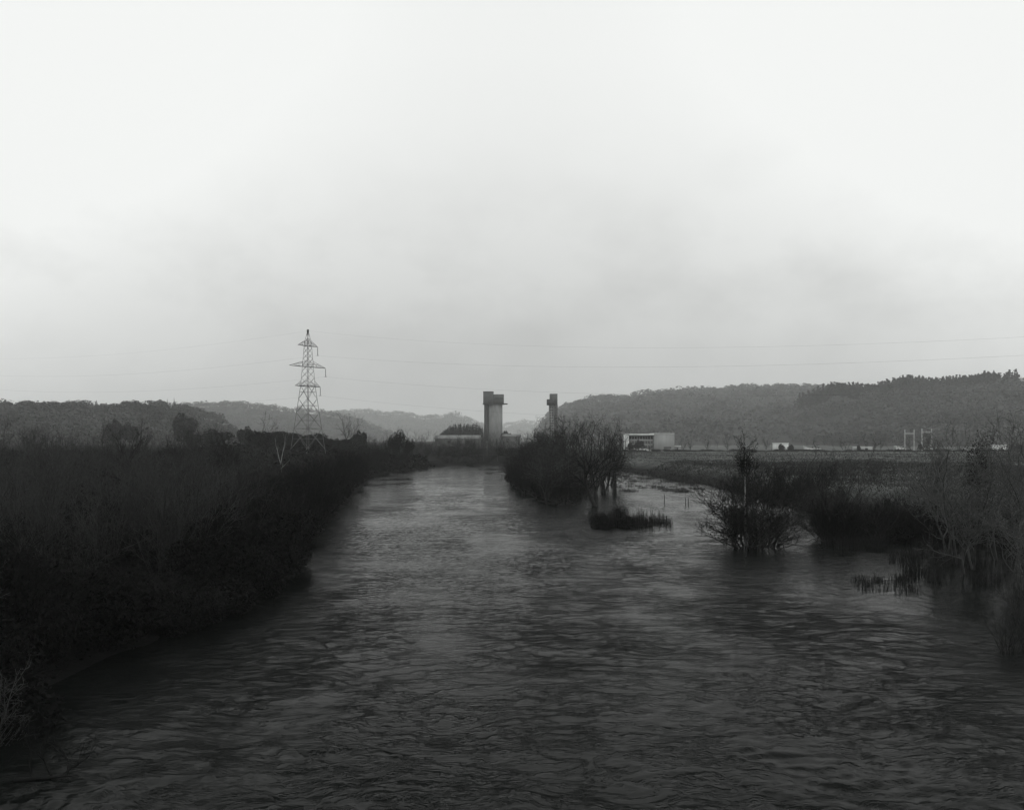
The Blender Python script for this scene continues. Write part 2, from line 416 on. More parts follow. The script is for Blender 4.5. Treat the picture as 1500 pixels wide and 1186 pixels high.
def proto_bush(seed, R=2.0, H=2.4, leaf='leaf_dark', n=5200, size=.066, canes=44, lobes=10, twig='twig_dark', cane_len=1.0):
    rng = np.random.default_rng(seed)
    V, q = leaf_quads(lump_points(n, rng, R, H, lobes), size, rng)
    fol = mesh_np('foliage', V, q, M[leaf])
    pr = random.Random(seed); st = []
    for i in range(canes):
        a = pr.uniform(0, 6.28); t = pr.uniform(.1, .9); st.append(((.16 * R * math.cos(a) * pr.random(), .16 * R * math.sin(a) * pr.random(), -.2), (math.cos(a) * t, math.sin(a) * t, 1), cane_len * H * pr.uniform(.8, 1.25), .02))
    S = grow_segs(seed, st, 1, k_child=(1, 2), ang=(20, 55), ratio=.35, seg=(.3, .2), rmin=.007, first=.4, up=-.02)
    return dict(foliage=fol, twigs=segs_mesh('twigs', S, S[4] >= 0, M[twig], 3))
def proto_evergreen(seed, R=4.0, H=9.0, n=3200, size=.32, leaf='leaf', lobes=12):
    rng = np.random.default_rng(seed)
    P = lump_points(n, rng, R, H * .85, lobes); P[:, 2] += H * .1
    V, q = leaf_quads(P, size, rng)
    mb = MB(); mb.tubes([(0, 0, -.5), (.1, 0, H * .2)], [(.1, 0, H * .2), (.1, .1, H * .75)], [.035 * H, .028 * H], [.028 * H, .008 * H], 7)
    for i in range(7):
        a = i * .9; mb.bar((.1, 0, H * (.18 + .06 * i)), (R * .6 * math.cos(a), R * .6 * math.sin(a), H * (.32 + .07 * i)), .008 * H, 5)
    return dict(trunk=mb.mesh('trunk', M['bark']), crown=mesh_np('crown', V, q, M[leaf]))
def proto_conifer(seed, R=2.2, H=10.0, n=2200, size=.3, leaf='leaf'):
    rng = np.random.default_rng(seed)
    t = rng.uniform(0, 1, n) ** 1.35; whorl = np.round(t * 15) / 15
    t = t * .35 + whorl * .65
    a = rng.uniform(0, 6.283, n); asym = .75 + .35 * np.sin(a * 2 + seed) + .2 * np.sin(a * 5 + whorl * 23)
    rr = R * (1 - t) ** .8 * np.sqrt(rng.uniform(.05, 1, n)) * asym
    P = np.stack([rr * np.cos(a), rr * np.sin(a), H * (.1 + .9 * t) - rr * .28], 1)
    V, q = leaf_quads(P, size * (1.1 - .6 * t), rng, .4)
    mb = MB(); mb.tubes([(0, 0, -.5)], [(0, 0, H * .97)], [.02 * H], [.003 * H], 6)
    return dict(trunk=mb.mesh('trunk', M['bark']), crown=mesh_np('crown', V, q, M[leaf]))
def proto_reeds(seed, R=.8, H=1.4, n=160, m='reed', w=.012, bend=.35):
    rng = np.random.default_rng(seed)
    a = rng.uniform(0, 6.283, n); r = R * np.sqrt(rng.uniform(0, 1, n)); h = H * rng.uniform(.35, 1, n) * (1 - .35 * (r / R) ** 2)
    b = np.stack([r * np.cos(a), r * np.sin(a), np.full(n, -.35)], 1)
    d = np.stack([np.cos(a), np.sin(a), 0 * a], 1) * (bend * h * rng.uniform(.1, 1, n))[:, None] + rng.normal(0, .05, (n, 3)) * H
    p1 = b + np.stack([0 * h, 0 * h, .35 + h * .55], 1) + d * .3; p2 = b + np.stack([0 * h, 0 * h, .35 + h], 1) + d
    dr = rng.uniform(0, 1, n) < .3                       # snapped blades
    p2[dr, 2] = p1[dr, 2] - .1 * h[dr]
    P0 = np.concatenate([b, p1]); P1 = np.concatenate([p1, p2]); R0 = np.concatenate([np.full(n, w), np.full(n, w * .9)]); R1 = np.concatenate([np.full(n, w * .9), np.full(n, w * .3)])
    V, q = tube_arrays(P0, P1, R0, R1, 3)
    return {'blades': mesh_np('blades', V, q, M[m])}

P_birch = [proto_bare_tree(10 + i, 8.0, r=.09, levels=3) for i in range(4)]
P_alder = [proto_bare_tree(30 + i, 7.0, twig='twig_dark', bark='bark', r=.11, nst=3, first=.12, levels=3, ang=(28, 62)) for i in range(4)]
P_greytree = [proto_bare_tree(50 + i, 8.2, twig='twig_grey', bark='bark_mid', r=.085, nst=2, first=.22, levels=3, ang=(22, 55), ratio=.52, rmin=.010, up=.10) for i in range(3)]
P_sapling = [proto_willow(70 + i, 4.4, nst=7, twig='twig', bark='bark', spread=.35, levels=2, r=.03) for i in range(4)]
P_shrub = [proto_willow(80 + i, 3.6, nst=12, twig='twig', bark='bark', spread=.85, levels=2) for i in range(4)]
P_shrub_dark = [proto_willow(90 + i, 3.8, nst=16, twig='twig_dark', bark='bark', spread=1.0, levels=2, k=(2, 3)) for i in range(3)]
P_bramble = [proto_bush(100 + i) for i in range(4)]
P_gorse = [proto_bush(110 + i, 2.2, 2.6, leaf='leaf', n=2600, size=.13, canes=14) for i in range(3)]
P_ever = [proto_evergreen(120 + i) for i in range(3)]
P_conifer = [proto_conifer(130 + i) for i in range(3)]
P_shag = [proto_evergreen(160 + i, 2.7, 10.5, 3000, .2, 'leaf_dark', 16) for i in range(2)]
P_reed = [proto_reeds(140 + i, n=70, bend=.3) for i in range(4)]
P_reed_thin = [proto_reeds(145 + i, R=.6, n=24, bend=.22, w=.016) for i in range(4)]
P_tussock = [proto_reeds(150 + i, .7, .55, 150, bend=.9, w=.014) for i in range(3)]

RND = random.Random(5)
def put(protos, name, label, cat, x, y, sc=1, group=None, dz=0.0, z=None, rz=None, i=None):
    p = protos[RND.randrange(len(protos)) if i is None else i]
    zz = (max(gz(x, y), -.35) if z is None else z) + dz
    return place(p, name, label, cat, (x, y, zz), RND.uniform(0, 6.28) if rz is None else rz, sc, group)

# ------------------------------------------------------------------ thicket bank (pylon side)
n = 0; tries = 0
while n < 235 and tries < 9000:                    # bare saplings of the thicket
    tries += 1
    d = 38 + 175 * RND.random() ** 1.35; px = RND.uniform(-120, 560); x = X(px, d)
    s = xL(d) - x
    if s < 2.0 or s > 95: continue
    if 415 < px < 492 and d > 120: continue
    put(P_sapling if RND.random() < .62 else P_shrub, 'bare_sapling', 'bare grey-brown sapling in the dense thicket on the pylon bank', 'sapling', x, d, RND.uniform(.75, 1.2) * (1 - .42 * min(1, max(0, d - 60) / 90)) * (RND.choice((1, 1.4)) if d > 85 and px < 370 else 1), 'saplings of the thicket on the pylon bank'); n += 1
for k in range(80):                                # black bramble mounds along the water
    d = 13 + 95 * (k / 79) ** 1.5 + RND.uniform(-1, 1); x = float(xL(d)) - RND.uniform(.0, 2.2) + (.7 if d < 40 else -.3 if d < 49 else -2.4 if d < 75 else -1.2) + 1.1 * float(gnoise(d * .16, 3.3, 50))
    put(P_bramble, 'bramble_bush', 'black leafy bramble mound crowding the waterline of the pylon bank', 'bush', x, d, (RND.uniform(.7, 1.2),) * 2 + (RND.uniform(.6, 1.45),), 'bramble mounds along the pylon bank', dz=-.15)
for k in range(70):                                # second rank behind
    d = 22 + 120 * RND.random(); x = float(xL(d)) - RND.uniform(3.5, 15)
    put(P_bramble, 'bramble_bush', 'dark low bramble mound under the saplings behind the waterside bushes', 'bush', x, d, RND.uniform(.6, 1.05), 'bramble mounds under the thicket', dz=-.2)
for (px, d, sc) in [(385, 47.5, 1.5), (398, 49.5, 1.35), (352, 45, 1.3)]:
    x = X(px, d)
    put(P_bramble, 'bramble_bush', ['tall black bush with a steep edge standing out into the river', 'tall black bush just upstream of the steep-edged one', 'tall black bush just downstream of the steep-edged one'][[385, 398, 352].index(px)], 'bush', x, d, (sc * .72, sc * .72, sc * 1.05), dz=-.2, z=.3)
for k in range(26):                                # waterside shrubs upstream
    d = 62 + 150 * (k / 25) + RND.uniform(-2, 2); x = float(xL(d)) - RND.uniform(.2, 2.2)
    put(P_shrub_dark, 'willow_shrub', 'dark bare willow shrub leaning over the water below the pylon', 'shrub', x, d, RND.uniform(.8, 1.2), 'willow shrubs along the pylon bank')

P_near = proto_bare_tree(440, 7.0, twig='bark_mid', bark='bark_mid', r=.08, nst=4, first=.1, levels=3, ang=(25, 60))
for k in range(54):
    d = RND.uniform(90, 240); px = RND.uniform(-90, 395); x = X(px, d)
    if xL(d) - x < 4: continue
    put(P_birch if k % 3 else P_alder, 'bare_tree', 'taller bare tree standing over the saplings of the pylon bank', 'tree', x, d, RND.uniform(.6, 1.0), 'taller bare trees in the thicket')
# near branches at the picture's edge
for (px, d, sc, lab) in [(-40, 25, 1.1, 'bare grey shrub reaching twigs over the black brambles nearest the bridge'), (-20, 20.5, .75, 'low bare shrub with twigs trailing into the water by the driftwood')]:
    place(P_near, 'willow_shrub', lab, 'shrub', (X(px, d), d, gz(X(px, d), d)), px * .1, sc * .6)

# pale dead tree
t = thing('dead_tree', 'pale dead forked tree standing out of the thicket before the pylon', 'tree', (X(411, 118), 118, gz(X(411, 118), 118)), .2)
S = grow_segs(3, [((0, 0, -.3), (.02, 0, 1), 3.0, .09)], 0, wob=.05)
S2 = grow_segs(4, [((.02, 0, 2.6), (-.32, .1, 1), 3.4, .06), ((.02, 0, 2.6), (.2, -.1, 1), 4.0, .06), ((0, 0, 1.9), (.9, 0, .9), 1.8, .04)], 2, wob=.08, k_child=(0, 1), ang=(20, 40), first=.3)
obj('trunk', segs_mesh('trunk', S, S[4] >= 0, M['bark_pale'], 6), t); obj('crown', segs_mesh('crown', S2, S2[4] >= 0, M['bark_pale'], 4), t)

# gorse mound around the pylon foot and hedge behind
for k in range(60):
    px = RND.uniform(372, 425) if k < 24 else RND.uniform(425, 545); d = RND.uniform(208, 232)
    put(P_gorse, 'gorse_bush', 'dark gorse bush on the low rise behind the pylon legs', 'bush', X(px, d), d, (1.0, 1.0, RND.uniform(1.1, 1.75) * (1 if px < 490 else max(.5, 1 - (px - 490) / 90))), 'gorse bushes on the rise by the pylon', dz=-.2)
for (px, py, d, w, lab) in [(359, 619, 330, 24, 'small round dark evergreen alone on the skyline beside the pylon'), (313, 624, 330, 44, 'broad dark evergreen below the hill shoulder near the lone round tree'), (282, 628, 330, 24, 'smaller dark evergreen touching the broad one below the hill'),
                          (270, 597, 430, 36, 'large domed evergreen at the crest of the near wooded hill'), (165, 610, 420, 28, 'domed dark tree on the open face of the near wooded hill'), (190, 612, 420, 22, 'small domed tree next to its twin on the wooded hill face'),
                          (525, 627, 250, 24, 'dense square-topped evergreen on the bank upstream of the pylon')]:
    zt = Z(py, d); g = gz(X(px, d), d); R = w / 2 / F * d
    Hh = max(zt - g, 3)
    put(P_ever, 'evergreen_tree', lab, 'tree', X(px, d), d, (R / 3.3, R / 3.3, Hh / 8.6), z=g)
for (px, d, sc, lab) in [(502, 235, 1.25, 'tall thin bare tree behind the square-topped evergreen'), (512, 238, 1.35, 'tallest thin bare tree behind the square-topped evergreen'), (518, 243, 1.2, 'thin bare tree half hidden by the square-topped evergreen')]:
    put(P_birch, 'bare_tree', lab, 'tree', X(px, d), d, (sc * .9, sc * .9, sc))
for (px, d, sc, lab) in [(585, 228, .8, 'dark shaggy pointed tree at the water on the far bend'), (573, 231, .62, 'shorter shaggy tree touching the pointed one on the far bend'), (600, 232, .58, 'low shaggy tree on the far bend nearest open water')]:
    put(P_shag, 'ivy_tree', lab, 'tree', X(px, d), d, sc)

# far bank of the bend
for k in range(96):
    px = RND.uniform(535, 800); d = RND.uniform(258, 300) if px > 610 else RND.uniform(232, 300)
    x = X(px, d)
    if river_s(x, d) > -1: continue
    put(P_shrub if k % 3 else P_alder, 'bank_shrub', 'dark bare shrub lining the far bank where the river bends away', 'shrub', x, d, RND.uniform(.85, 1.4) * (1 if k % 3 else .62), 'shrubs on the far bank of the bend')
for k in range(30):
    px = RND.uniform(560, 800); d = RND.uniform(300, 400)
    put(P_birch, 'bare_tree', 'small bare tree in the belt before the winding towers', 'tree', X(px, d), d, RND.uniform(.75, 1.05), 'bare trees before the winding towers')
for k in range(48):
    px = RND.uniform(600, 790); d = RND.uniform(256, 330); x = X(px, d)
    if river_s(x, d) > -.3: continue
    put(P_gorse, 'bank_bush', 'low dark bush under the bare shrubs of the far bank', 'bush', x, d, RND.uniform(.7, 1.3), 'low bushes on the far bank', dz=-.3)

# ------------------------------------------------------------------ wooded island
P_isle = [proto_bare_tree(230 + i, 6.6, twig=('twig', 'twig_dark')[i % 2], bark='bark', r=.12, nst=3, first=.12, levels=3, ang=(35, 75), k=(1, 2), up=.06, ratio=.58) for i in range(4)]
isl = []; tries = 0
while len(isl) < 29 and tries < 4000:
    tries += 1
    y = 97 + 120 * RND.random() ** 1.2; x = RND.uniform(-6, 15)
    if float(island_s(np.array([x]), np.array([y]))[0]) < .1: continue
    if any(math.hypot(x - a, y - b) < 2.4 for a, b in isl): continue
    isl.append((x, y))
for k, (x, y) in enumerate(isl):
    h = RND.uniform(.62, 1.05) * (.86 + .3 * min(1, (y - 95) / 60))
    put(P_isle, 'bare_tree', 'dark twiggy alder crowding the wooded island in midstream', 'tree', x, y, (h * 1.15, h * 1.15, h * (.92 + .62 * min(1, max(0, (750 + F * x / y - 760) / 100)))), 'alders on the midstream island')
for (px, d, sc) in [(885, 118, .95), (893, 140, 1.1), (902, 128, .8), (878, 150, 1.15)]:
    put(P_isle, 'bare_tree', {885: 'spreading alder behind the forked one at the island tip', 893: 'taller open alder on the field side of the island', 902: 'small open alder nearest the side channel', 878: 'open-crowned alder behind the spreading one on the island'}[px], 'tree', X(px, d), d, (sc * 1.3, sc * 1.3, sc * 1.28), z=-.1)
tries = 0; k = 0
while k < 30 and tries < 4000:
    tries += 1
    y = 94 + 90 * RND.random() ** 1.3; x = RND.uniform(-5, 16); s = float(island_s(np.array([x]), np.array([y]))[0])
    if s < -.6 or s > 2.4: continue
    put(P_shrub_dark, 'willow_shrub', 'black bare willow shrub fringing the midstream island', 'shrub', x, y, RND.uniform(.6, .95), 'willow shrubs round the midstream island'); k += 1
for k in range(26):
    y = 96 + 70 * RND.random(); x = RND.uniform(-1, 11)
    if float(island_s(np.array([x]), np.array([y]))[0]) < .5: continue
    put(P_bramble, 'bramble_bush', 'black bramble mound under the island alders', 'bush', x, y, RND.uniform(.5, .9), 'bramble mounds on the midstream island', dz=-.2)
place(proto_bare_tree(201, 7.6, lean=-.15, twig='twig_dark', r=.26, levels=3, nst=2, first=.25), 'bare_tree', 'forked black alder with a thick bare trunk at the island tip', 'tree', (X(872, 95), 95, -.1), .3)
place(proto_bare_tree(202, 8.6, twig='twig_dark', r=.16, levels=3, nst=1, first=.3), 'bare_tree', 'tallest spiky alder rising above the island crowns', 'tree', (X(858, 108), 108, .2), 1.3, 1.08)

place(proto_bare_tree(203, 9.6, twig='twig', bark='bark', r=.15, levels=3, nst=3, first=.3, ang=(35, 68), ratio=.5), 'bare_tree', 'tallest broad-crowned bare tree on the field side of the island', 'tree', (X(868, 108), 108, .1), 2.0)
place(proto_bare_tree(204, 9.0, twig='twig_dark', bark='bark', r=.14, levels=3, nst=2, first=.3, ang=(35, 68), ratio=.5), 'bare_tree', 'tall broad bare tree in the middle of the island clump', 'tree', (X(832, 118), 118, .3), .7)
# black reed bed beyond the island tip
rb = random.Random(12)
for k in range(20):
    px = 876 + 96 * rb.random(); d = rb.uniform(70, 80)
    put(P_reed, 'reed_clump', 'black clump of broken reeds in the bed off the island tip', 'reeds', X(px, d), d, (1.0, .9, rb.choice((.25, .35, .5, .8, 1.15)) * rb.uniform(.8, 1.2)), 'reed clumps off the island tip', z=-.05, rz=rb.uniform(0, 6.28), i=k % 4)
for k in range(14):
    px = 874 + 74 * rb.random(); d = rb.uniform(71, 79)
    put(P_bramble if k % 2 else P_shrub_dark, 'bramble_bush', 'low black bush among the reeds off the island tip', 'bush', X(px, d), d, rb.uniform(.25, .5), 'low bushes in the island reed bed', z=-.2, rz=rb.uniform(0, 6.28), i=k % 3)
for k in range(22):
    px = 925 + 62 * RND.random(); d = RND.uniform(72, 78)
    put(P_reed_thin, 'reed_clump', 'tall thin dead reeds standing at the open end of the black reed bed', 'reeds', X(px, d), d, (.7, .5, RND.uniform(.8, 1.5) * (1 if px < 960 else .6)), 'tall thin reeds off the island tip', z=-.05)
# drowned tussocks in the side channel
for k in range(70):
    px = 900 + 130 * RND.random() ** .8; d = RND.uniform(120, 190); x = X(px, d)
    if river_s(x, d) < .5 or float(island_s(np.array([x]), np.array([d]))[0]) > -1: continue
    put(P_reed if k % 3 else P_tussock, 'grass_tussock', 'dark drowned grass tussock in the side channel beside the island', 'grass', x, d, (RND.uniform(.7, 1.8), .8, RND.uniform(.22, .5)), 'drowned tussocks in the side channel', z=-.05, rz=RND.uniform(-.3, .3))
for (px, py, h) in [(1004, 738, .75), (1008, 738, .7), (973, 735, .9)]:
    d = F * CAMZ / (py - HY)
    mb = MB(); mb.tubes([(0, 0, -.8), (.03, 0, h * .6)], [(.03, 0, h * .6), (.0, .02, h)], [.045, .04], [.04, .03], 6)
    tag(obj('stake', mb.mesh('stake', M['bark']), None, (X(px, d), d, 0)), {1004: 'upright stake on the island side of a pair in open water', 1008: 'upright stake on the field side of a pair in open water', 973: 'lone crooked stake near the black reed bed'}[px], 'stake')

# ------------------------------------------------------------------ flooded bush with the slim birch
d = 58.5
pr = random.Random(31); st = []
for i in range(34):
    a = 6.283 * i / 34 + pr.uniform(-.3, .3); b = pr.uniform(.1, 1.1); t_ = pr.choice((.25, .6, 1.2, 2.4)) * pr.uniform(.6, 1.2)
    st.append(((b * math.cos(a), b * math.sin(a), -.3), (math.cos(a) * t_, math.sin(a) * t_, 1), (pr.uniform(3.2, 5.2) if t_ < 1 else pr.uniform(2.4, 3.8)), pr.uniform(.03, .05)))
S = grow_segs(301, st, 2, wob=.13, up=.07, k_child=(1, 2), ang=(25, 60), ratio=.46, seg=(.3, .24, .18), rmin=.009, first=.2)
t = thing('willow_shrub', 'large spreading black willow shrub standing in flood water round the slim birch', 'shrub', (X(1100, d), d, -.1), 0, None, (1.4, 1.25, .86))
obj('stems', segs_mesh('stems', S, S[4] == 0, M['bark'], 5), t); obj('twigs', segs_mesh('twigs', S, S[4] > 0, M['twig_dark'], 3), t)
rng = np.random.default_rng(9)
lowp = S[1][(S[4] > 0) & (S[1][:, 2] < 1.7)]; lowp = lowp[rng.integers(0, len(lowp), 700)] + rng.normal(0, .07, (700, 3))
V, q = leaf_quads(lowp, .055, rng); obj('foliage', mesh_np('foliage', V, q, M['leaf_dark']), t)
place(proto_bush(303, 1.5, 1.6, n=900, size=.06), 'bramble_bush', 'black leafy bush at the foot of the slim birch', 'bush', (X(1106, d), d + .2, -.25), 0, (.62, .62, .8))
t = thing('birch_tree', 'slim pale-stemmed birch with a dark bushy top rising out of the flooded willow', 'tree', (X(1094, d), d + .3, -.1))
S = grow_segs(305, [((0, 0, -.3), (0.0, 0, 1), 6.9, .085)], 0, wob=.025, up=.2)
obj('trunk', segs_mesh('trunk', S, S[4] == 0, M['bark_pale'], 6), t)
S = grow_segs(306, [((0, 0, z_), (math.cos(a) * .8, math.sin(a) * .8, 1.0), 1.5 - .25 * (z_ - 4.4), .022) for z_, a in [(3.9 + .15 * i, i * 2.4) for i in range(20)]], 2, k_child=(2, 3), ang=(20, 50), ratio=.5, seg=(.25, .2, .16), rmin=.007)
obj('crown', segs_mesh('crown', S, S[4] >= 0, M['twig_dark'], 3), t)
rng = np.random.default_rng(8)
V, q = leaf_quads(rng.normal(0, 1, (520, 3)) * np.array([.30, .30, .26]) + np.array([0, 0, 5.6]), .055, rng)
obj('ivy', mesh_np('ivy', V, q, M['leaf_dark']), t)

# ------------------------------------------------------------------ field-side bank trees
G1 = proto_bare_tree(401, 6.8, twig='twig', bark='bark_mid', r=.09, nst=4, first=.2, levels=3)
place(G1, 'bare_tree', 'round-headed bare tree with two grey stems behind the drowned scrub', 'tree', (X(1232, 62), 62, -.1), .4, (1.0, 1.0, .98))
for k in range(8):
    px = 1225 + 145 * RND.random(); d = RND.uniform(61, 68)
    put(P_bramble, 'bramble_bush', 'black dome of scrub standing in water on the field side', 'bush', X(px, d), d, (RND.uniform(.7, 1.1), RND.uniform(.7, 1.1), RND.uniform(.5, .85)), 'scrub domes on the field-side flood edge', z=-.3)
for k in range(18):
    px = 1208 + 165 * RND.random(); d = RND.uniform(61, 69)
    put(P_shrub_dark if k % 2 else P_shrub, 'willow_shrub', 'dark bare willow shrub among the drowned scrub domes', 'shrub', X(px, d), d, RND.uniform(.65, .95), 'willow shrubs in the drowned scrub', z=-.2)
# leaning pale trunk
t = thing('leaning_tree', 'pale curved tree trunk leaning over the flood toward the drowned scrub', 'tree', (X(1384, 53), 53, -.2))
S = grow_segs(411, [((0, 0, -.3), (-.04, 0, 1), 1.6, .085)], 0, wob=.03, up=0)
e = S[1][-1]
S1 = grow_segs(412, [(tuple(e), (-.42, 0, 1), 2.6, .07)], 0, wob=.11, up=0.0)
e1 = S1[1][-1]
allS = [np.concatenate([a, b]) for a, b in zip(S, S1)]
obj('trunk', segs_mesh('trunk', allS, allS[4] >= 0, M['bark_mid'], 7), t)
S2 = grow_segs(413, [(tuple(e1), (-.6, .2, .8), 2.0, .05), (tuple(e1), (.2, -.1, 1), 3.0, .05), (tuple(e1), (-.1, .3, 1), 2.6, .045), (tuple(e), (-1, 0, .2), 1.0, .03), (tuple(e), (.5, .2, 1), 3.2, .05)], 2, k_child=(1, 2), ang=(25, 55), seg=(.4, .3, .2))
obj('crown', segs_mesh('crown', S2, S2[4] >= 0, M['twig_grey'], 3), t)
labs = ['tall grey willow with a stout stem beside the leaning trunk', 'grey willow with tangled limbs at the frame edge', 'thin grey willow behind the leaning trunk', 'grey willow with an ivy-dark head behind the others', 'low sprawling grey willow nearest the camera on the field side', 'grey willow set back on the bank beyond the sprawling one', 'bushy grey willow between the ivy-headed one and the frame edge']
labs += ['slim grey willow between the stout one and the leaning trunk', 'slim grey willow at the frame edge behind the tangled one', 'grey willow at the far end of the drowned willow row', 'short grey willow in front of the ivy-dark head', 'leafless grey willow standing deepest in the flood by the reeds', 'grey willow crowding the tangled one at the frame edge', 'fine-twigged grey willow behind the sprawling one']
for i, (px, d, sc, hs) in enumerate([(1402, 50.5, .92, .95), (1500, 46, .92, .85), (1368, 57, .82, .85), (1442, 56, .85, 1.05), (1508, 40, .85, .62), (1480, 60, 1.0, .95), (1462, 52, .9, .8), (1392, 54.5, .8, .8), (1515, 53, .95, .95), (1345, 66, .85, .7), (1432, 48, .8, .7), (1412, 46.5, .7, .62), (1486, 44, .85, .72), (1520, 47, .95, .85)]):
    put(P_greytree, 'grey_willow', labs[i], 'tree', X(px, d), d, (sc * 1.05, sc * 1.05, hs), z=-.15, i=i % 3)
rng = np.random.default_rng(18)
d = 56
P = rng.normal(0, 1, (3600, 3)) * np.array([.26, .26, .9]) + np.array([0, 0, 5.0]) + .42 * np.sin(rng.integers(0, 12, (3600, 1)) * np.array([[1.7, 2.9, 4.1]]))
V, q = leaf_quads(P, .055, rng); mb = MB(); mb.bar((0, 0, -.3), (0, 0, 6.2), .08, 6)
t = thing('ivy_tree', 'slender tree wrapped in dark ivy among the grey willows', 'tree', (X(1440, d), d + .5, -.1))
obj('trunk', mb.mesh('trunk', M['bark']), t); obj('crown', mesh_np('crown', V, q, M['leaf']), t)
for k in range(16):
    px = RND.uniform(1385, 1560); d = RND.uniform(54, 66)
    put(P_shrub if k % 2 else P_shrub_dark, 'willow_shrub', 'bare shrub tangled under the grey willows on the field side', 'shrub', X(px, d), d, RND.uniform(.5, .9), 'shrubs under the grey willows', z=-.2)
for k in range(9):
    px = RND.uniform(1390, 1580); d = RND.uniform(57, 68)
    put(P_bramble, 'bramble_bush', 'dark bramble mound under the grey willows', 'bush', X(px, d), d, RND.uniform(.5, .8), 'bramble mounds under the grey willows', z=-.2)
for (px, d, sc, lab) in [(1478, 29.5, .5, 'low black twiggy bush in the water nearest the bridge on the field side'), (1512, 30.5, .62, 'black twiggy bush at the frame edge behind the low one'), (1530, 34, .8, 'dark bare bush between the sprawling willow and the low black bush'), (1490, 35.5, .45, 'small dark bush in the water under the sprawling willow')]:
    put(P_shrub, 'willow_shrub', lab, 'shrub', X(px, d), d, sc, z=-.15)
# reeds in the flood
for k in range(96):
    if k < 24: px = RND.uniform(1210, 1400); d = RND.uniform(57, 62)
    elif k < 72: px = RND.uniform(1310, 1490); d = RND.uniform(43, 55)
    else: px = RND.uniform(1255, 1345); d = RND.uniform(41, 45)
    put(P_reed if k < 30 else P_reed_thin, 'reed_clump', 'sparse upright reed clump in shallow flood on the field side', 'reeds', X(px, d), d, (.9, .6, RND.uniform(.4, .8)) if k < 72 else (.6, .4, RND.uniform(.3, .5)), 'reed clumps in the field-side flood', z=-.02)

# scrub on the embankment behind
for k in range(30):
    px = RND.uniform(1030, 1560); d = RND.uniform(82, 130); x = X(px, d)
    if river_s(x, d) > -.4: continue
    put(P_shrub if k % 2 else P_sapling, 'bank_shrub', 'bare brown shrub on the grassy embankment below the field', 'shrub', x, d, RND.uniform(.45, .8), 'shrubs on the field embankment')
for k in range(9):
    px = RND.uniform(1040, 1200); d = RND.uniform(84, 104); x = X(px, d)
    if river_s(x, d) > -.2: continue
    put(P_gorse, 'gorse_bush', 'dark gorse bush on the slope of the field embankment', 'bush', x, d, RND.uniform(.4, .75), 'gorse bushes on the field embankment', dz=-.2)
for (px, d, sc, lab) in [(1120, 86, 1.35, 'broad brown shrub dome on the bank right behind the flooded birch'), (1160, 90, 1.2, 'brown shrub dome beside the broad one behind the flooded birch'), (1080, 96, 1.1, 'lower brown shrub dome on the channel side of the broad one'), (1195, 96, 1.05, 'small brown shrub dome farthest along the bank behind the birch')]:
    x = X(px, d)
    put(P_shrub_dark, 'willow_shrub', lab, 'shrub', x, d, (sc, sc, sc * .95))
# hedge and trees beyond the field
for k in range(92):
    px = 892 + 640 * (k + RND.random()) / 92; d = RND.uniform(398, 404)
    put(P_gorse, 'hedge_bush', 'dark hedge bush in the row along the far side of the field', 'bush', X(px, d), d, (1.3, .9, RND.uniform(.3, .62)), 'hedge bushes beyond the field', dz=-.2)
for k in range(44):
    px = RND.uniform(880, 1540); d = RND.uniform(455, 500)
    if 915 < px < 992: d = RND.uniform(475, 500)
    put(P_birch if k % 2 else P_alder, 'bare_tree', 'bare tree in the belt along the foot of the far hill', 'tree', X(px, d), d, RND.uniform(.7, 1.15), 'bare trees beyond the field')
for (px, w, h, lab) in [(923, 10, 11, 'small clipped round tree before the white end of the factory'), (936, 14, 15, 'larger clipped round tree before the factory glazing'), (1145, 9, 10, 'round dark tree before the small white shed'), (1158, 9, 9, 'round dark tree just beyond the small white shed'), (1258, 5, 8, 'little round tree between the parked pale vans'), (1348, 7, 9, 'little round tree between the two gantries'), (1484, 9, 9, 'round tree beside the white cabin near the frame edge'), (1494, 9, 9, 'round tree at the frame edge beyond the white cabin')]:
    d = 408; g = gz(X(px, d), d)
    put(P_ever, 'clipped_tree', lab, 'tree', X(px, d), d, (w / F * d / 2 / 3.4, w / F * d / 2 / 3.4, (h + 3) / F * d / 8.6), z=g)

for (px, sc, lab) in [(941, .62, 'small bare tree before the factory glazing'), (951, .55, 'smaller bare tree near the corner of the factory end wall'), (929, .5, 'slight bare tree by the white end of the factory')]:
    put(P_alder, 'bare_tree', lab, 'tree', X(px, 415), 415, (sc * 1.3, sc * 1.3, sc))
# ------------------------------------------------------------------ electricity pylon
PX, PY = X(451, 200), 200.0
pz = 5.1
phi = math.atan2(.81, .58)                      # direction of the cross-arms
pyl = thing('electricity_pylon', 'tall galvanised steel lattice pylon with three cross-arms on the river bank', 'pylon', (PX, PY, pz), phi)
wtab = lerp_tab([(-1, 2.75), (0, 2.65), (14.3, 1.12), (19.0, .80), (23.8, .55), (26.3, .1)])   # half-width by height
def corner(i, z):
    w = float(wtab(z)); sx = (1, -1, -1, 1)[i]; sy = (1, 1, -1, -1)[i]; return np.array([sx * w, sy * w, z])
LV = [0, 4.6, 8.2, 11.3, 14.3, 16.0, 17.5, 19.0, 20.3, 21.5, 22.7, 23.8, 25.0, 26.3]
for i in range(4):
    mb = MB()
    for a, b in [(-1, 14.3), (14.3, 23.8), (23.8, 26.3)]: mb.bar(corner(i, a), corner(i, b), .07 if a < 14 else .05)
    obj('leg', mb.mesh('leg', M['steel']), pyl)
mb = MB()
